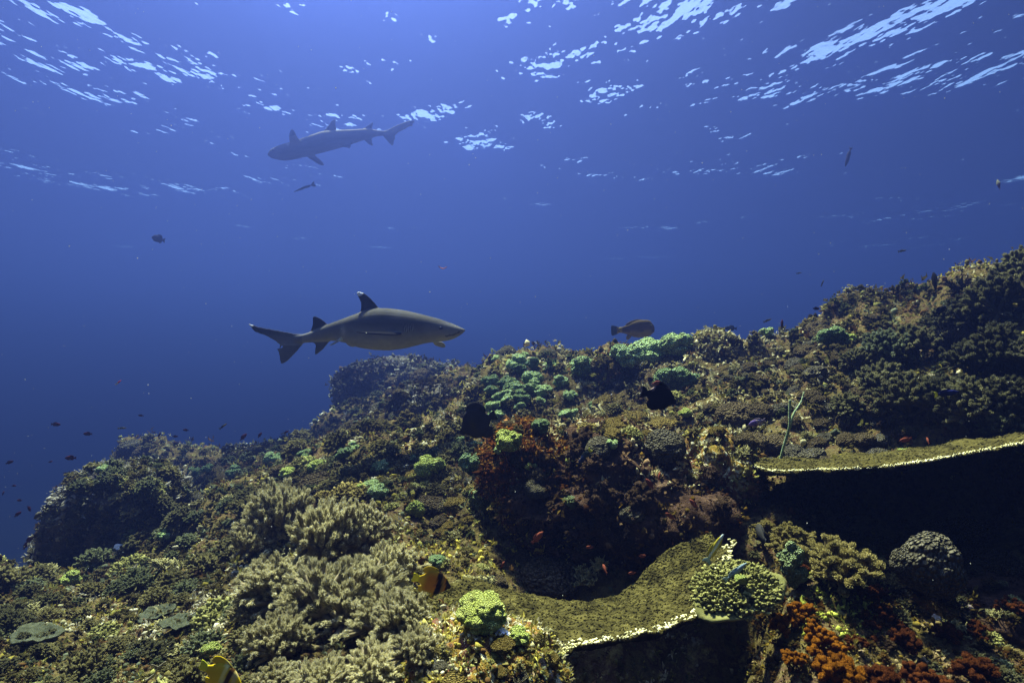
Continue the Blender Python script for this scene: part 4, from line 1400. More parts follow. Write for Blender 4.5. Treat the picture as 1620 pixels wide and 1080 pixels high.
ORB = [g_softbush(175 + i, 10, 6, 90, 1.0, (0, 0, 0), 1.0, 0.17, 0.032, 0.012, True) for i in range(2)]
ME['orange_big'] = [build("soft_coral", g, M['orange']) for g in ORB]
ME['redbrown_big'] = [build("soft_coral", g, M['redbrown']) for g in ORB]
FAN = [g_softbush(180 + i, 20, 17, 95, 2.2, (0.30, -0.15, 0.3), 1.0, 0.050, 0.062, 0.0048, True) for i in range(3)]
PLU = [g_softbush(186 + i, 18, 13, 60, 1.5, (0.05, 0, 0.2), 1.0, 0.062, 0.042, 0.0075, True) for i in range(3)]
for mk in ('olive', 'darkolive', 'greenish'):
    ME[mk + '_plume'] = [build("soft_coral", g, M[mk]) for g in PLU]
    ME[mk + '_ridge'] = [build("soft_coral", g, M[{'olive': 'ridge', 'darkolive': 'ridgedark', 'greenish': 'ridgegreen'}[mk]]) for g in PLU]
ME['tan'] = [build("feather_coral", g, M['tan']) for g in FAN]
ME['stag'] = [build("branching_coral", g_branching(190 + i), M['stag']) for i in range(3)]
ME['stagdark'] = [build("branching_coral", g_branching(194 + i, 40, 0.7, 4, 0.06, (1.5, 1.6, 1.4)), M['stag']) for i in range(2)]
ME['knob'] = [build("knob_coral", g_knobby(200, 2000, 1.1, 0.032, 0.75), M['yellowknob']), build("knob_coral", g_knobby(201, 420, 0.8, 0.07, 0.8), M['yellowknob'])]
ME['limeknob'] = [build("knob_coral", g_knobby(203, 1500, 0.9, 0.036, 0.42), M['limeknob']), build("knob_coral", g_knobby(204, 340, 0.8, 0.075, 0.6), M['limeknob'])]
ME['platelet'] = [build("plate_coral", g_platelet(210 + i), M['platelet']) for i in range(3)]

UP = Vector((0, 0, 1))


def put(name, me, px, py, dpx, label, cat="coral", group=None, Y=None, align=0.55, rot=None, sx=1.0, sz=1.0, sink=0.0, low=0.42):
    """stand a colony on the reef so that its middle shows at the photo pixel"""
    p, nrm = None, None
    for k in (low, low + 0.3, low + 0.7, low + 1.2):
        p, nrm = hit(px, py + dpx * k)
        if p is not None and (Y is None or abs(p.y - Y) < 0.5):
            break
    if p is None or Y is not None and abs(p.y - Y) > 0.5:
        p = P(px, py + dpx * low, Y or 2.5)
        nrm = UP
    r = 0.5 * dpx * p.y / FPX
    if isinstance(me, tuple):
        o = link(name, None)
        link("stems", me[0], o)
        link("plumes", me[1], o)
    else:
        o = link(name, me)
    n = (UP * (1 - align) + nrm * align).normalized()
    q = UP.rotation_difference(n)
    rz = random.uniform(0, 6.28) if rot is None else rot
    o.rotation_euler = (q.to_matrix() @ Matrix.Rotation(rz, 3, 'Z')).to_euler()
    o.scale = (r * sx, r * (0.5 + 0.5 * sx), r * sz)
    o.location = p - n * r * sink
    tag(o, label, cat, group)
    return o


# ------------------------------------------------------------------ landmarks used in the labels
LM = [(185, 842, "the tall left outcrop"), (112, 880, "the low left ledge"), (57, 985, "the left grey-green plate coral"), (268, 968, "the split grey plate coral"),
      (625, 620, "the far grey block"), (472, 712, "the pinkish far boulder"), (985, 768, "the dark overhanging boulder"), (842, 745, "the rusty rock face"),
      (765, 1050, "the bright crusted mound"), (1128, 568, "the shaggy skyline mound"), (975, 588, "the pale crusted boulder"), (1140, 745, "the violet speckled rock"),
      (762, 958, "the big lime coral"), (683, 920, "the orange-brown butterflyfish"), (348, 1065, "the bright yellow butterflyfish"), (755, 668, "the dark disc fish"),
      (1040, 627, "the black oval fish"), (1252, 890, "the two-lobed green coral"), (1437, 720, "the lime corals on the shelf"), (1475, 558, "the black urchin"),
      (1520, 440, "the skyline feather star"), (750, 620, "the feather star on the slope"), (1240, 690, "the pale whip coral"), (1310, 855, "the yellow-brown bushy coral"),
      (1470, 842, "the big grey boulder coral"), (1480, 930, "the dark purple sponge"), (1172, 932, "the yellow-green knobbed plate"), (1000, 985, "the bowl-shaped table coral"),
      (1460, 715, "the dark shelf coral"), (1280, 965, "the bright orange soft coral"), (500, 850, "the great tan feathery coral"), (570, 1020, "the lowest tan feathery coral"),
      (500, 750, "the brown dome on the ridge"), (485, 728, "the lime ridge corals"), (678, 733, "the lime-topped round coral"), (757, 722, "the blue-green mound coral"),
      (760, 790, "the round green ball coral"), (683, 782, "the brown dome above the green peg"), (870, 880, "the bumpy brown coral"), (930, 892, "the pale-tipped staghorn"),
      (1010, 548, "the skyline green corals"), (1072, 541, "the rounded green skyline coral"), (818, 618, "the green coral cluster"), (1068, 590, "the grey-green slope coral"),
      (1000, 655, "the mustard coral row"), (1320, 525, "the blue-green right-ridge coral"), (205, 700, "the round far sponge"), (657, 810, "the tall green peg coral"),
      (1600, 430, "the olive bush at the right edge"), (1350, 1040, "the wide rusty soft coral")]
USED = {}


def rel(px, py, skip=0):
    d = sorted((math.hypot(px - x, py - y), x, y, t) for x, y, t in LM)
    dist, x, y, t = d[skip]
    dx, dy = px - x, py - y
    a = math.degrees(math.atan2(-dy, dx)) % 360
    w = ["right of", "up and right of", "above", "up and left of", "left of", "down and left of", "below", "down and right of"][int(((a + 22.5) % 360) // 45)]
    pre = "right against and " if dist < 22 else ("close " if dist < 48 else ("" if dist < 95 else "well "))
    if pre == "right against and ":
        pre = "touching, "
    return f"{pre}{w} {t}"


def auto(kind, px, py):
    """a label from look and nearest landmark; None when another thing already has it"""
    for k in range(2):
        L = f"{kind} {rel(px, py, k)}"
        if L not in USED and len(L.split()) <= 16:
            USED[L] = 1
            return L
    return None


def sizeword(d):
    return "tiny" if d < 17 else "small" if d < 30 else "middling" if d < 55 else "large"


# ------------------------------------------------------------------ cauliflower corals read off the photograph
CAUL = [
    ('green', 990, 556, 48, None), ('green', 1024, 545, 62, None), ('green', 1073, 542, 50, None), ('green', 921, 577, 40, None), ('teal', 1068, 592, 54, None), ('teal', 1098, 598, 22, None),
    ('teal', 777, 601, 26, None), ('teal', 778, 615, 22, None), ('teal', 795, 607, 17, None), ('green', 814, 608, 30, None), ('green', 841, 597, 30, None), ('green', 844, 611, 28, None), ('green', 860, 615, 26, None),
    ('green', 789, 626, 20, None), ('green', 804, 632, 20, None), ('teal', 822, 627, 30, None), ('green', 785, 638, 28, None), ('green', 786, 653, 30, None), ('green', 824, 642, 20, None), ('green', 886, 602, 25, None),
    ('teal', 824, 583, 20, None), ('green', 855, 633, 17, None), ('lime', 807, 690, 40, None), ('teal', 856, 671, 28, None), ('teal', 757, 724, 50, None), ('teal', 753, 702, 20, None), ('teal', 730, 695, 14, None), ('green', 790, 711, 15, None),
    ('lime', 679, 732, 46, None), ('green', 607, 733, 34, None), ('teal', 655, 724, 15, None), ('lime', 842, 735, 19, None), ('moss', 760, 792, 34, None), ('lime', 657, 805, 26, None), ('teal', 692, 886, 24, None),
    ('lime', 762, 958, 72, 1.5), ('lime', 820, 1000, 32, 1.42), ('lime', 405, 928, 28, None), ('lime', 335, 1026, 28, None), ('lime', 115, 912, 28, None), ('teal', 1320, 525, 38, None), ('lime', 1345, 531, 24, None),
    ('lime', 505, 736, 28, None), ('lime', 486, 727, 22, None), ('lime', 456, 745, 24, None), ('green', 588, 763, 26, None), ('green', 600, 775, 30, None), ('lime', 575, 770, 20, None),
    ('lime', 1437, 720, 40, 1.72), ('lime', 1368, 733, 25, 1.76), ('green', 165, 742, 20, None), ('teal', 310, 745, 22, None), ('teal', 330, 738, 18, None), ('green', 1215, 518, 22, None), ('teal', 1090, 545, 16, None),
    ('teal', 372, 745, 26, None), ('teal', 260, 745, 20, None), ('green', 560, 705, 20, None), ('teal', 545, 716, 24, None), ('green', 260, 845, 24, None), ('teal', 1405, 560, 20, None),
    ('lime', 906, 724, 20, None), ('green', 968, 700, 18, None), ('moss', 905, 790, 24, None), ('green', 940, 640, 20, None), ('green', 872, 575, 26, None), ('teal', 845, 572, 22, None), ('lime', 1085, 650, 20, None),
]
CW = {'green': "pale green", 'teal': "dull blue-green", 'lime': "lime green", 'moss': "dark moss green"}
for i, (mk, px, py, d, Yf) in enumerate(CAUL):
    lb = auto(f"{sizeword(d)} {CW[mk]} cauliflower coral", px, py)
    if lb is None:
        lb = auto(f"{sizeword(d)} bumpy {CW[mk]} round coral", px, py)
    if lb is None:
        continue
    key = mk if d >= 24 else mk + '_s'
    lst = ME[key]
    if (px, py) == (762, 958):
        lst = [build("cauliflower_coral", g_cauliflower(133, 6, 13, 0.72), M['bigcol'])]
    tall = 1.5 if (px, py) in ((657, 805), (760, 792)) else 1.0
    put("cauliflower_coral", lst[i % len(lst)], px, py, d * 1.08, lb, "coral", "cauliflower corals", Y=Yf, sz=tall, align=0.35, sink=0.05)
tw = put("cauliflower_coral", build("cauliflower_coral", g_twolobe(130), M['moss']), 1252, 890, 54, "dark moss green coral of two stacked round lobes beside the knobbed plate", "coral", "cauliflower corals", Y=1.62, align=0.0, rot=0.0, sz=1.35, low=0.62)
tw.location = P(1254, 925, 1.60)

# ------------------------------------------------------------------ boulder corals
BOUL = [('brain', 872, 884, 92, 0.75, "large bumpy brown boulder coral left of the staghorn"), ('greyball', 1470, 846, 86, 1.05, "big dark grey boulder coral standing in the hollow under the shelf"),
        ('greyball', 1436, 868, 46, 1.2, "smaller grey knob grown onto the big grey boulder coral"), ('mustard', 1000, 655, 62, 0.6, "mustard bumpy coral behind the black oval fish, middle of the mustard row"),
        ('mustard', 962, 632, 52, 0.7, "mustard lump at the upper left end of the mustard row"), ('mustard', 1050, 664, 50, 0.6, "mustard lump at the right end of the mustard row"), ('mustard', 975, 668, 40, 0.6, "small mustard lump low at the left of the mustard row"), ('mustard', 1025, 642, 40, 0.6, "small mustard lump just under the black oval fish"),
        ('brain', 500, 752, 56, 0.8, "dark brown dome coral on the ridge above the tan feathery coral"), ('brain', 684, 784, 48, 0.7, "brown dome coral above the tall green peg coral"),
        ('greyball', 1055, 686, 62, 0.8, "grey bumpy coral below the mustard coral row"), ('greyball', 948, 696, 40, 0.8, "grey bumpy coral under the left end of the mustard coral"),
        ('greyball', 639, 784, 13, 1.0, "tiny smooth grey ball left of the brown dome coral"), ('mustard', 1540, 832, 62, 0.75, "mossy brown coral right of the big grey boulder coral"),
        ('brain', 1578, 872, 74, 0.7, "dark brown coral low at the right edge under the shelf"), ('brain', 1165, 638, 58, 0.8, "brown boulder coral on the slope left of the whip coral"),
        ('brain', 930, 845, 40, 0.9, "brown bumpy coral in shade right of the large bumpy coral"), ('greyball', 1000, 800, 40, 0.8, "grey crusted lump low on the dark overhanging boulder"),
        ('mustard', 905, 640, 34, 0.7, "small mustard lump left of the pale crusted slope"), ('brain', 1130, 690, 34, 0.8, "brown knob above the violet speckled rock"),
        ('greyball', 205, 702, 34, 1.1, "round hazy sponge ball at the left end of the far ridge"), ('greyball', 222, 890, 20, 0.8, "pale round lump at the foot of the left outcrop"),
        ('greyball', 700, 1045, 26, 0.7, "tan dimpled coral on the left of the bright crusted mound"), ('mustard', 795, 1012, 40, 0.55, "golden crust coral on top of the bright crusted mound"),
        ('mustard', 730, 1078, 60, 0.5, "golden brown crust at the foot of the bright crusted mound"), ('greyball', 820, 1062, 36, 0.6, "grey pink dimpled coral on the right of the bright mound")]
for i, (mk, px, py, d, sz, lb) in enumerate(BOUL):
    bo = put("boulder_coral", ME[mk][i % 3], px, py, d, lb, "coral", "boulder corals", sz=sz, align=0.45, sink=0.2, low=0.15 if mk == 'mustard' else 0.32)
    if px in (1470, 1436):                             # these two stand on the floor in front of the black hollow
        bo.location = P(px, py + d * 0.75, 1.53)
        bo.rotation_euler = (0.12, 0.0, i)
        r = 0.5 * d * 1.53 / FPX
        bo.scale = (r * 0.98, r * 0.98, r * 1.5)

# ------------------------------------------------------------------ the tan feathery corals in the left foreground
FANS = [(440, 800, 120, 1.25, "upright pale plumes of tan feathery coral at the upper left of its bank"), (520, 830, 150, 1.2, "tan feathery coral with leaning plumes at the top of its bank"),
        (440, 890, 150, 1.0, "tan feathery coral on the left flank of the feathery bank"), (540, 910, 190, 1.0, "broadest tan feathery coral in the middle of the feathery bank"),
        (620, 880, 110, 1.0, "tan feathery coral on the right of the bank beside the yellow crust"), (640, 965, 110, 0.9, "fan-shaped tan feathery coral left of the butterflyfish"),
        (590, 1030, 130, 0.9, "lowest tan feathery coral beside the black gap"), (440, 985, 130, 0.9, "tan feathery coral below the left flank of the bank"),
        (430, 1050, 110, 0.8, "tan feathery coral at the bottom edge right of the yellow butterflyfish"), (390, 960, 60, 1.0, "small tan feathery coral at the left foot of the bank"),
        (475, 950, 110, 1.0, "tan feathery coral between the left flank and the lower middle of the bank"), (395, 850, 80, 1.1, "narrow tan feathery coral at the far left edge of the bank"),
        (600, 945, 120, 0.95, "tan feathery coral just above the lowest one of the bank"), (510, 1060, 110, 0.8, "tan feathery coral at the bottom edge in front of the bank"),
        (575, 830, 100, 1.1, "tan feathery coral at the upper right of its bank"), (660, 1015, 80, 0.9, "small tan feathery coral left of the bright crusted mound")]
for i, (px, py, d, sz, lb) in enumerate(FANS):
    put("feather_coral", ME['tan'][i % 3], px, py, d * 1.3, lb, "soft coral", "tan feathery corals", align=0.35, rot=random.uniform(-0.9, 0.9), sx=random.uniform(0.85, 1.15), sz=sz * random.uniform(0.85, 1.25), low=0.36)

# ------------------------------------------------------------------ bushes on the right ridge
RB = [('olive_big', 1600, 440, 120), ('darkolive_big', 1545, 468, 100), ('darkolive_big', 1585, 520, 110), ('olive_big', 1450, 520, 90), ('greenish_big', 1405, 528, 90), ('olive_big', 1395, 580, 90), ('olive_big', 1440, 600, 110),
      ('darkolive_big', 1500, 600, 100), ('olive_big', 1550, 600, 110), ('darkolive_big', 1600, 600, 110), ('darkolive_big', 1540, 545, 90), ('greenish_big', 1590, 650, 90), ('darkolive_big', 1620, 540, 100), ('olive_big', 1360, 555, 60),
      ('olive_big', 1340, 625, 60), ('olive_big', 1630, 400, 90), ('darkolive_big', 1500, 490, 70)]
for i, (mk, px, py, d) in enumerate(RB):
    cw = {'olive_big': "olive", 'darkolive_big': "dark olive", 'greenish_big': "grey-green"}[mk]
    mk = mk.replace('_big', '_ridge')
    lb = auto(f"{'broad' if d >= 100 else 'bushy'} {cw} soft coral", px, py)
    if lb:
        put("soft_coral", ME[mk][i % 3], px, py, d * 1.3, lb, "soft coral", "soft coral bushes on the right ridge", align=0.5)

BB = [g_softbush(195 + i, 15, 10, 60, 1.25, (0, 0, 0.12), 1.0, 0.085, 0.035, 0.011, True) for i in range(2)]
ME['bush'] = [build("bush_coral", g, M['bushbrown']) for g in BB]
for i, (px, py, d, sz, lb) in enumerate([(1330, 868, 165, 0.8, "wide yellow-brown bushy coral under the shelf coral"), (1258, 842, 90, 0.9, "yellow-brown bushy coral behind the two-lobed green coral"),
                                         (1375, 880, 80, 0.8, "yellow-brown bushy coral at the right end of the wide bushy coral"), (1210, 830, 50, 1.0, "small yellow-brown bushy coral beside the smoky dark fish"),
                                         (1420, 915, 60, 0.9, "dull small bushy coral at the right foot of the wide bushy coral")]):
    put("bush_coral", ME['bush'][i % 2], px, py, d * 1.1, lb, "coral", "yellow-brown bushy corals", align=0.15, sz=sz, low=0.32)


# ---- second plate: tilted disc carrying knobs
def knob_plate():
    v, f, _ = g_platelet(214)
    r = 62 * 1.52 / FPX
    root = link("plate_coral", mesh_np("plate_coral", v * np.array([r * 1.08, r * 0.8, r * 0.8]), f, [M['limeknob']], cols=np.ones((len(v), 3))))
    root.location = P(1166, 948, 1.50)
    root.rotation_euler = (math.radians(27), math.radians(-9), 0)
    tag(root, "tilted plate coral packed with yellow-green knobs at the right end of the table coral", "coral")
    kb = link("knobs", ME['limeknob'][0], root)
    kb.scale = (r * 1.22, r * 0.90, r * 0.95)
    kb.location = (0, 0.01, r * 0.20)
    lp = link("pale_knob", ME['lime_s'][0], root)
    lp.scale = (r * 0.15,) * 3
    lp.location = (r * 0.08, 0, r * 0.62)
    lp["label"] = "brightest pale green knob"
    return root


knob_plate()

# ------------------------------------------------------------------ orange and red brown soft corals, lower right
OR = [('orange_big', 1270, 958, 60), ('orange_big', 1240, 975, 60), ('orange_big', 1300, 1000, 70), ('orange_big', 1330, 1045, 110), ('orange_big', 1260, 1030, 50), ('redbrown_big', 1390, 1060, 100),
      ('redbrown_big', 1400, 960, 60), ('redbrown_big', 1430, 1000, 70), ('redbrown_big', 1460, 1060, 90), ('redbrown_big', 1540, 1040, 90), ('redbrown_big', 1385, 925, 44), ('redbrown_big', 1500, 990, 60), ('redbrown_big', 1580, 1070, 80)]
for i, (mk, px, py, d) in enumerate(OR):
    cw = "orange" if mk.startswith('o') else "red-brown"
    lb = auto(f"{sizeword(d)} {cw} fluffy soft coral", px, py)
    if lb:
        put("soft_coral", ME[mk][i % 2], px, py, d, lb, "soft coral", "orange and rusty soft corals", align=0.4)

# dark turf hanging on the overhanging boulder
for i in range(22):
    px, py = random.uniform(880, 1150), random.uniform(690, 860)
    d = random.uniform(34, 70)
    lb = auto(f"{sizeword(d)} dark maroon turf tuft", px, py)
    if lb:
        put("turf_tuft", ME['maroon'][i % 4], px, py, d, lb, "soft coral", "dark maroon turf on the overhanging boulder", align=0.9, sz=0.6, low=0.05)

# ------------------------------------------------------------------ staghorn, plates, sponge, whip, twigs
put("branching_coral", ME['stag'][0], 925, 895, 66, "staghorn coral with pale white tips leaning over the table coral", "coral", None, Y=1.85, align=0.2)
put("branching_coral", ME['stag'][1], 950, 880, 46, "upper tuft of pale-tipped staghorn coral in front of the dark hollow", "coral", None, Y=1.85, align=0.2)
put("branching_coral", ME['stag'][2], 768, 912, 40, "row of pale staghorn fingers behind the big lime coral", "coral", None, Y=1.8, align=0.1, sx=1.4)
put("branching_coral", ME['stag'][1], 725, 918, 30, "small pale staghorn tuft right of the butterflyfish", "coral", None, Y=1.75, align=0.1)
put("branching_coral", ME['stag'][0], 1270, 745, 24, "tiny pale staghorn tuft on the left end of the shelf coral", "coral", None, Y=1.88, align=0.1)
for px, py, d, lb in [(57, 992, 72, "flat grey-green plate coral on the lower left slope"), (248, 962, 46, "left half of a split grey plate coral on the left slope"), (285, 975, 52, "right half of a split grey plate coral on the left slope"),
                      (205, 885, 30, "pale grey plate coral at the foot of the left outcrop")]:
    put("plate_coral", ME['platelet'][int(px) % 3], px, py, d, lb, "coral", "small plate corals", align=0.25, low=0.3)
v, f, _ = g_cauliflower(220, 4, 3, 1.1)
sp = [(1452, 930, 34, "left lobe of dark purple sponge on the pale yellow dome"), (1478, 926, 40, "middle dark purple sponge on the pale yellow dome"), (1498, 938, 34, "right lobe of dark purple sponge on the pale yellow dome")]
pm = mesh_np("purple_sponge", v, f, [M['purple']])
for px, py, d, lb in sp:
    put("purple_sponge", pm, px, py, d, lb, "sponge", "dark purple sponges", align=0.3)
put("white_sponge", mesh_np("white_sponge", *g_rock(230, 3)[:2], [M['white']]), 793, 999, 24, "flat white crust patch on top of the bright mound", "sponge", None, Y=1.26, sz=0.3, low=0.1)
put("white_sponge", mesh_np("white_sponge", *g_rock(231, 3)[:2], [M['white']]), 188, 866, 14, "bright white lump at the base of the tall left outcrop", "sponge", None, low=0.1)
put("white_sponge", mesh_np("white_sponge", *g_rock(232, 3)[:2], [M['white']]), 1483, 975, 14, "small white crust patch below the purple sponges", "sponge", None, low=0.1)


def stick(name, pts, r0, r1, m, label, cat, extra=()):
    p = resample(pts, 26)
    org = p[0].copy()
    rr = np.linspace(r0, r1, 26)
    v, q, t, nv = tubes(p[:-1] - org, p[1:] - org, rr[:-1], rr[1:], 7)
    fs = [q, t]
    parts = [(v, fs, 1.0)]
    for e in extra:
        p2 = resample(e, 14)
        r2 = np.linspace(r1 * 1.1, r1 * 0.5, 14)
        a, b, c, _ = tubes(p2[:-1] - org, p2[1:] - org, r2[:-1], r2[1:], 6)
        parts.append((a, [b, c], 1.0))
    V, FS, _ = merge(parts)
    o = link(name, mesh_np(name, V, FS, [m]))
    o.location = org
    tag(o, label, cat)


hp, _n = hit(1232, 728)
Yw = min(hp.y - 0.03, 2.3) if hp else 2.2
stick("whip_coral", [P(1232, 735, Yw), P(1240, 705, Yw - .02), P(1246, 685, Yw - .03), P(1250, 672, Yw - .05), P(1249, 655, Yw - .05), P(1250, 633, Yw - .06)], 0.005, 0.0055, M['whip'],
      "pale green whip coral standing upright on the right slope", "coral", [[P(1242, 700, Yw - .02), P(1256, 650, Yw - .02), P(1268, 638, Yw), P(1272, 620, Yw)]])
hp, _n = hit(240, 1075)
Yt = hp.y - 0.02
stick("twig_coral", [P(232, 1076, Yt), P(245, 1066, Yt - .03), P(250, 1055, Yt - .05), P(262, 1046, Yt - .05)], 0.0035, 0.002, M['twig'], "bare forked grey twig at the bottom of the left slope", "coral",
      [[P(250, 1055, Yt - .05), P(240, 1050, Yt - .07), P(234, 1056, Yt - .05)]])
stick("sea_cucumber", [P(834, 1024, 1.37), P(838, 1010, 1.36), P(843, 996, 1.35), P(845, 988, 1.35)], 0.010, 0.004, M['black'], "dark pointed stick-like tube beside the small lime coral on the mound", "sea cucumber")


def feather_star(px, py, d, Y, label):
    rng = np.random.default_rng(int(px))
    parts = []
    for i in range(26):
        az = rng.uniform(0, 6.28); el = rng.uniform(0.1, 1.45)
        dr = np.array([math.cos(az) * math.cos(el), math.sin(az) * math.cos(el), math.sin(el)])
        t = np.linspace(0.05, 1, 12)[:, None]
        curl = np.array([0, 0, 1.0]) * 0.25 + rng.normal(size=3) * 0.15
        p = dr * t + curl * t ** 2 - np.array([0, 0, 0.2]) * t ** 4
        v, q, tt, nv = tubes(p[:-1], p[1:], 0.022, 0.018, 4)
        parts.append((v, [q, tt], 1.0))
        c = np.repeat(p[1:], 6, 0)
        ax = np.repeat(p[1:] - p[:-1], 6, 0)
        g = ax / np.linalg.norm(ax, axis=1)[:, None] * 0.6 + rng.normal(size=c.shape) * 0.8
        lv, lf = leaflets(c, g, rng.normal(size=c.shape), 0.16, 0.016, rng)
        parts.append((lv, [lf], 1.0))
    V, FS, _ = merge(parts)
    o = put("feather_star", mesh_np("feather_star", V, FS, [M['black']]), px, py, d, label, "feather star", "black feather stars", Y=Y, align=0.2)


feather_star(750, 620, 44, None, "black feather star on the slope above the dark disc fish")
feather_star(1522, 440, 60, None, "black feather star on the skyline of the right ridge")


def urchin():
    rng = np.random.default_rng(5)
    n = 240
    d = rand_dirs(rng, n); d[:, 2] = np.abs(d[:, 2]) * 0.9 + 0.02
    d /= np.linalg.norm(d, axis=1)[:, None]
    v, q, t, nv = tubes(d * 0.15, d * rng.uniform(0.75, 1.1, n)[:, None], 0.016, 0.004, 4)
    iv, jf = ico(3)
    body = iv * np.array([0.26, 0.26, 0.2])
    root = put("sea_urchin", None, 1478, 556, 78, "black long-spined sea urchin among the olive bushes on the right ridge", "urchin", None, align=0.95, low=0.0, Y=None)
    root.location = Vector(root.location) + Vector((0, -0.10, 0.02))
    link("body", mesh_np("body", body, jf, [M['black']]), root)
    link("spines", mesh_np("spines", v, [q, t], [M['black']]), root)


urchin()

# ------------------------------------------------------------------ smaller colonies spread over the slopes
NAMES = {'olive': "olive soft coral tuft", 'greenish': "grey-green soft coral tuft", 'darkolive': "dark olive soft coral tuft", 'maroon': "dark maroon turf tuft", 'redbrown': "red-brown soft coral tuft",
         'stag': "pale-tipped branching coral", 'stagdark': "olive branching coral", 'brain': "brown bumpy boulder coral", 'greyball': "grey bumpy boulder coral", 'mustard': "mustard bumpy coral", 'knob1': "yellow-brown knob coral",
         'limeknob1': "yellow-green knob coral", 'green_s': "pale green cauliflower coral", 'teal_s': "dull blue-green cauliflower coral", 'platelet': "grey-green plate coral", 'tan': "tan feathery coral tuft"}
OBN = {'olive': "soft_coral", 'greenish': "soft_coral", 'darkolive': "soft_coral", 'maroon': "turf_tuft", 'redbrown': "soft_coral", 'stag': "branching_coral", 'stagdark': "branching_coral", 'brain': "boulder_coral",
       'greyball': "boulder_coral", 'mustard': "boulder_coral", 'knob1': "knob_coral", 'limeknob1': "knob_coral", 'green_s': "cauliflower_coral", 'teal_s': "cauliflower_coral", 'platelet': "plate_coral", 'tan': "feather_coral"}
# (x0, x1, y0, y1, count, size range in photo pixels, kinds with weights)
ZONES = [
    (-60, 430, 880, 1085, 84, (40, 92), "olive*6 greenish*3 darkolive*3 stagdark*1 limeknob1*1 maroon*1"),
    (240, 440, 780, 900, 26, (34, 70), "olive*5 greenish*4 darkolive*2 stagdark*1"),
    (110, 275, 730, 775, 26, (26, 56), "greenish*4 olive*3 limeknob1*1"),
    (100, 290, 780, 890, 24, (18, 40), "darkolive*3 olive*3 greyball*2 stagdark*1"),
    (210, 520, 700, 790, 30, (14, 34), "greenish*4 darkolive*4 greyball*2 teal_s*1 brain*1"),
    (520, 760, 575, 690, 30, (14, 34), "darkolive*4 greenish*3 greyball*2 brain*2 maroon*1"),
    (470, 740, 675, 780, 44, (28, 66), "olive*7 greenish*2 stagdark*1 knob1*1 limeknob1*1 mustard*0.5"),
    (560, 700, 740, 800, 16, (24, 44), "limeknob1*3 knob1*2 olive*2"),
    (640, 790, 740, 920, 34, (16, 38), "knob1*2 brain*3 stag*1 limeknob1*2 maroon*2 mustard*1"),
    (740, 940, 555, 720, 44, (14, 34), "stagdark*3 brain*2 olive*3 limeknob1*2 green_s*2 greyball*1"),
    (920, 1200, 545, 690, 52, (16, 40), "brain*3 mustard*2 knob1*2 limeknob1*2 olive*2 stagdark*2 greyball*1"),
    (1150, 1400, 490, 640, 50, (16, 40), "olive*4 brain*3 greenish*2 stagdark*1 knob1*1 greyball*1"),
    (1130, 1400, 610, 735, 46, (20, 44), "brain*6 greyball*3 stagdark*2 maroon*1"),
    (1380, 1640, 600, 690, 22, (30, 60), "darkolive*4 maroon*2 olive*1"),
    (800, 960, 700, 880, 30, (18, 40), "brain*3 redbrown*2 maroon*3 greyball*1"),
    (1180, 1450, 870, 980, 34, (18, 40), "stagdark*3 limeknob1*2 darkolive*2 redbrown*2"),
    (1350, 1640, 880, 1085, 50, (26, 60), "redbrown*4 darkolive*4 stagdark*2 maroon*2 limeknob1*0.6"),
    (1480, 1640, 820, 900, 12, (20, 50), "darkolive*3 brain*3 maroon*2"),
    (690, 880, 1000, 1085, 16, (12, 30), "limeknob1*1 knob1*2 stag*1 mustard*1"),
]
rz = random.Random(11)
_names = {}
for (x0, x1, y0, y1, n, (a, b), spec) in ZONES:
    ks, ws = zip(*[(s.split('*')[0], float(s.split('*')[1])) for s in spec.split()])
    done = tries = 0
    while done < n and tries < n * 4:
        tries += 1
        px, py = rz.uniform(x0, x1), rz.uniform(y0, y1)
        k = rz.choices(ks, ws)[0]
        d = a + (b - a) * rz.random() ** 1.6
        if k != 'maroon' and 870 < px < 1165 and 690 < py < 905 or 1225 < px < 1640 and 745 < py < 825:
            continue
        p, nrm = hit(px, py + 0.2 * d)
        if p is None or p.y > 9.5:
            continue
        lb = auto(f"{sizeword(d)} {NAMES[k]}", px, py)
        if lb is None:
            continue
        if k == 'knob1': lst = [ME['knob'][1]]
        elif k == 'limeknob1': lst = [ME['limeknob'][1]]
        else: lst = ME[k]
        if k in ('olive', 'greenish', 'darkolive') and d > 38: lst = ME[k + '_plume']
        sz = rz.uniform(0.7, 1.05)
        put(OBN[k], lst[rz.randrange(len(lst))], px, py, d, lb, "soft coral" if OBN[k] in ("soft_coral", "turf_tuft", "feather_coral") else "coral",
            "small corals and tufts on the reef slopes", align=0.6, sz=sz, low=0.2, sink=0.04)
        done += 1

# ------------------------------------------------------------------ crusts, polyps and algae that cover the rock: far too many to count
nrm_all = np.zeros_like(_bv)
_tri = np.array([t[:3] for t in _bf])
fn = np.cross(_bv[_tri[:, 1]] - _bv[_tri[:, 0]], _bv[_tri[:, 2]] - _bv[_tri[:, 0]])
for k in range(3):
    np.add.at(nrm_all, _tri[:, k], fn)
nrm_all /= np.maximum(np.linalg.norm(nrm_all, axis=1), 1e-9)[:, None]
ok = (np.abs(_bv[:, 0]) < 1.05 * _bv[:, 1] + 0.2) & (_bv[:, 1] > 0.9) & (_bv[:, 1] < 10) & (_bv[:, 2] > -0.75 * _bv[:, 1])
pool = np.nonzero(ok)[0]
rg = np.random.default_rng(77)
NG = 120000
sel = rg.choice(pool, NG)
pos = _bv[sel] + rg.normal(size=(NG, 3)) * (0.004 * _bv[sel, 1])[:, None]
nn = nrm_all[sel]
nn = np.where(nn[:, 2:3] < -0.2, -nn * 0 + nn, nn)
dist = _bv[sel, 1]
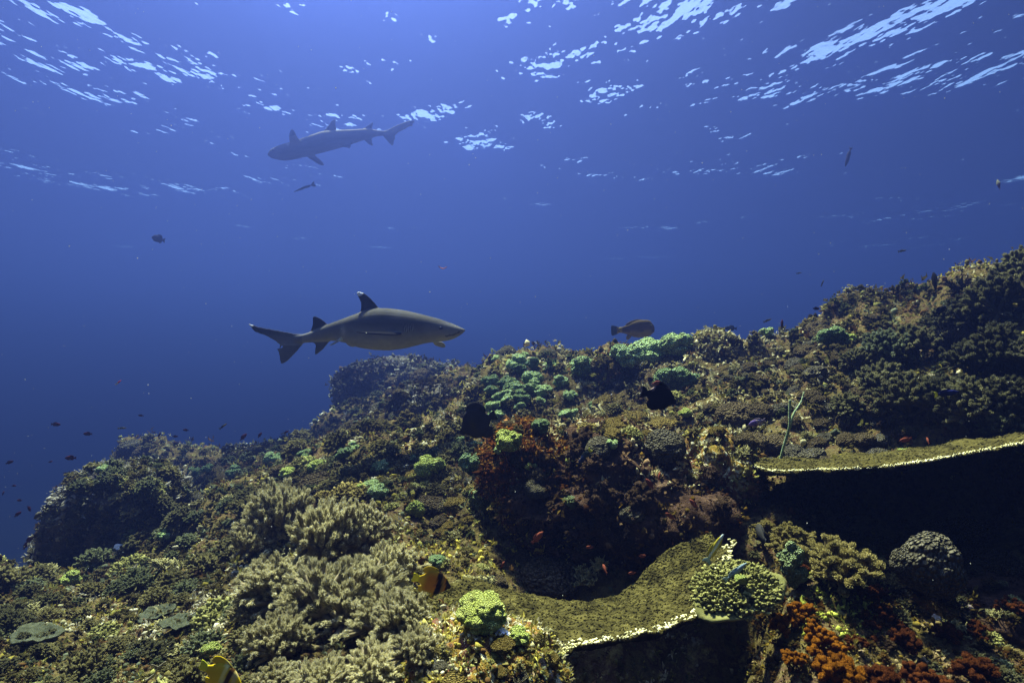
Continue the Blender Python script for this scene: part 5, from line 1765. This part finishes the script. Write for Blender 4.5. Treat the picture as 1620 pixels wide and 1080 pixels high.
PAL = np.array([[0.15, 0.13, 0.04], [0.10, 0.085, 0.03], [0.30, 0.29, 0.08], [0.46, 0.43, 0.22], [0.07, 0.045, 0.025], [0.15, 0.085, 0.03], [0.27, 0.19, 0.15], [0.17, 0.19, 0.11], [0.36, 0.31, 0.06], [0.62, 0.58, 0.38]])
nz1 = fbm(pos, 2.2, 3, 200); nz2 = fbm(pos, 7.0, 3, 210)
idx_ = np.clip(((nz1 * 1.6 + nz2 * 1.5 + rg.normal(size=NG) * 0.28) * 0.5 + 0.5) * 9.99, 0, 9).astype(int)
order = np.array([4, 1, 0, 7, 5, 0, 2, 8, 3, 9])
gc = PAL[order[idx_]] * (rg.uniform(0.75, 1.1, (NG, 1)) * (0.8 + 0.75 * fbm(pos, 3.3, 3, 260))[:, None])
# rocks of dark turf carry dark growth
start = 0
for k, (bvv, obj_m) in enumerate(zip(BV, [M['ground']] + [o.data.materials[0] for o in COL.objects if o.get('category') == 'rock'])):
    end = start + len(bvv)
    msk = (sel >= start) & (sel < end)
    if obj_m is M['darkrock']:
        gc[msk] *= np.array([0.42, 0.29, 0.22])
    elif obj_m is M['greyrock']:
        gc[msk] = gc[msk] * 0.45 + gc[msk].mean(1)[:, None] * np.array([0.34, 0.34, 0.36])
    elif obj_m is M['rustrock']:
        gc[msk] *= np.array([0.9, 0.5, 0.3])
    start = end
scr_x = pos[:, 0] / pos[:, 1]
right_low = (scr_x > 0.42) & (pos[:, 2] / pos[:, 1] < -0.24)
gc[right_low] *= np.array([0.62, 0.5, 0.4])  # browner growth of the lower right, its dimmer light put into the colour
mid = (scr_x > -0.02) & (scr_x < 0.55) & (pos[:, 2] / pos[:, 1] > -0.26) & (fbm(pos, 4.0, 3, 280) > 0.05) & (rg.random(NG) < 0.6)
gc[mid] = gc[mid] * 0.35 + np.array([0.52, 0.48, 0.26])[None] * rg.uniform(0.5, 1.0, (mid.sum(), 1))      # pale crusts of the middle slope, the centre's brighter light put into them too
mid = (scr_x > -0.24) & (scr_x < 0.12) & (pos[:, 2] / pos[:, 1] < -0.2) & (fbm(pos, 5.0, 3, 290) > 0.1) & (rg.random(NG) < 0.4)
gc[mid] = gc[mid] * 0.3 + np.array([0.50, 0.42, 0.07])[None] * rg.uniform(0.5, 1.0, (mid.sum(), 1))       # yellow crusts beside the feathery bank
zr = pos[:, 2] / pos[:, 1]
mid = (scr_x > 0.51) & (scr_x < 0.66) & (zr < -0.40) & (zr > -0.52) & (rg.random(NG) < 0.6)
gc[mid] = np.array([0.50, 0.54, 0.09])[None] * rg.uniform(0.4, 1.1, (mid.sum(), 1))                      # lime crust on the knobbly rock by the orange coral
size = (0.0022 + 0.0046 * rg.random(NG) ** 2.4) * dist ** 0.85
kind_ = rg.random(NG)
parts = []
h_ = np.stack(frames(nn)[1:], 1)
# rounded nubs
m1 = kind_ < 0.5
iv, jf = ico(1)
R = np.stack([h_[m1, 0], h_[m1, 1], nn[m1]], 1)
k1 = m1.sum()
shape = iv[None] * (1 + 0.3 * rg.normal(size=(k1, len(iv), 1))) * rg.uniform(0.5, 1.3, (k1, 1, 3))
v = np.einsum('kij,kjl->kil', shape * size[m1][:, None, None], R) + pos[m1][:, None]
f = jf[None] + (np.arange(k1) * len(iv))[:, None, None]
parts.append((v.reshape(-1, 3), [f.reshape(-1, 3)], np.repeat(gc[m1], len(iv), 0)))
# little blades
m2 = (kind_ >= 0.5) & (kind_ < 0.975)
for rep in range(5):
    k2 = m2.sum()
    g = nn[m2] * 0.9 + rg.normal(size=(k2, 3)) * 0.65
    lv, lf = leaflets(pos[m2] + rg.normal(size=(k2, 3)) * (size[m2] * 0.4)[:, None], g, rg.normal(size=(k2, 3)), size[m2] * 2.0, size[m2] * 0.42, rg)
    parts.append((lv, [lf], np.repeat(gc[m2] * rg.uniform(0.8, 1.25, (k2, 1)), 4, 0)))
# flat chips of crust
m3 = kind_ >= 0.975
k3 = m3.sum()
for rep in range(2):
    lv, lf = leaflets(pos[m3], h_[m3, 0] * rg.normal(size=(k3, 1)) + h_[m3, 1] * rg.normal(size=(k3, 1)) + nn[m3] * 0.35, nn[m3], size[m3] * 2.4, size[m3] * 1.0, rg, 0.1)
    parts.append((lv, [lf], np.repeat(gc[m3], 4, 0)))
V, FS, C_ = merge(parts)
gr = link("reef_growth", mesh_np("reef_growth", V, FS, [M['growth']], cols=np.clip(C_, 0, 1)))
tag(gr, kind="stuff")


# ------------------------------------------------------------------ the carpet of little soft coral tufts between the bigger ones (hundreds, too small to tell apart)
LO = [g_softbush(240 + i, 6, 3, 22, 1.0, (0, 0, 0), 1.0, 0.22, 0.10, 0.028) for i in range(3)]
parts = []
rg = np.random.default_rng(91)
CZ = [(-80, 430, 885, 1090, 420), (230, 440, 770, 900, 150), (110, 280, 735, 870, 90), (210, 540, 700, 790, 130), (520, 760, 580, 700, 120), (470, 740, 675, 790, 170), (740, 1200, 560, 690, 150), (1150, 1640, 450, 660, 330),
      (1180, 1640, 880, 1090, 160), (600, 780, 760, 920, 60)]
for x0, x1, y0, y1, n in CZ:
    for i in range(n):
        px, py = rg.uniform(x0, x1), rg.uniform(y0, y1)
        if 1225 < px and 740 < py < 825:
            continue
        p, nm = hit(px, py)
        if p is None or p.y > 9:
            continue
        d = rg.uniform(12, 30)
        r = 0.5 * d * p.y / FPX
        v, fs, c = LO[i % 3]
        q = UP.rotation_difference((UP * 0.5 + nm * 0.5).normalized()).to_matrix() @ Matrix.Rotation(rg.uniform(0, 6.28), 3, 'Z')
        base = np.array([[0.17, 0.15, 0.06], [0.13, 0.12, 0.05], [0.12, 0.14, 0.07], [0.20, 0.17, 0.08], [0.08, 0.07, 0.035]][rg.integers(0, 5)]) * rg.uniform(0.7, 1.2)
        if px > 1150 and py > 860:
            base = base * np.array([0.75, 0.5, 0.35])  # lower right tufts browner and darker, dim light put into their colour
        parts.append(((v * r) @ np.array(q).T + np.array(p), fs, c * base))
V, FS, C_ = merge(parts)
gr = link("soft_coral_carpet", mesh_np("soft_coral_carpet", V, FS, [M['growth']], cols=np.clip(C_, 0, 1)))
tag(gr, kind="stuff")

# ------------------------------------------------------------------ specks drifting in the water
rg = np.random.default_rng(55)
NS = 700
yy = rg.uniform(0.8, 7.0, NS)
ps = np.stack([rg.uniform(-0.95, 0.95, NS) * yy, yy, rg.uniform(-0.45, 0.6, NS) * yy], 1)
iv, jf = ico(1)
sz = rg.uniform(0.0004, 0.0011, NS) * yy ** 0.6
v = iv[None] * sz[:, None, None] * rg.uniform(0.5, 1.4, (NS, 1, 3)) + ps[:, None]
sn = link("drifting_specks", mesh_np("drifting_specks", v.reshape(-1, 3), (jf[None] + (np.arange(NS) * len(iv))[:, None, None]).reshape(-1, 3), [M['white']]))
tag(sn, kind="stuff")
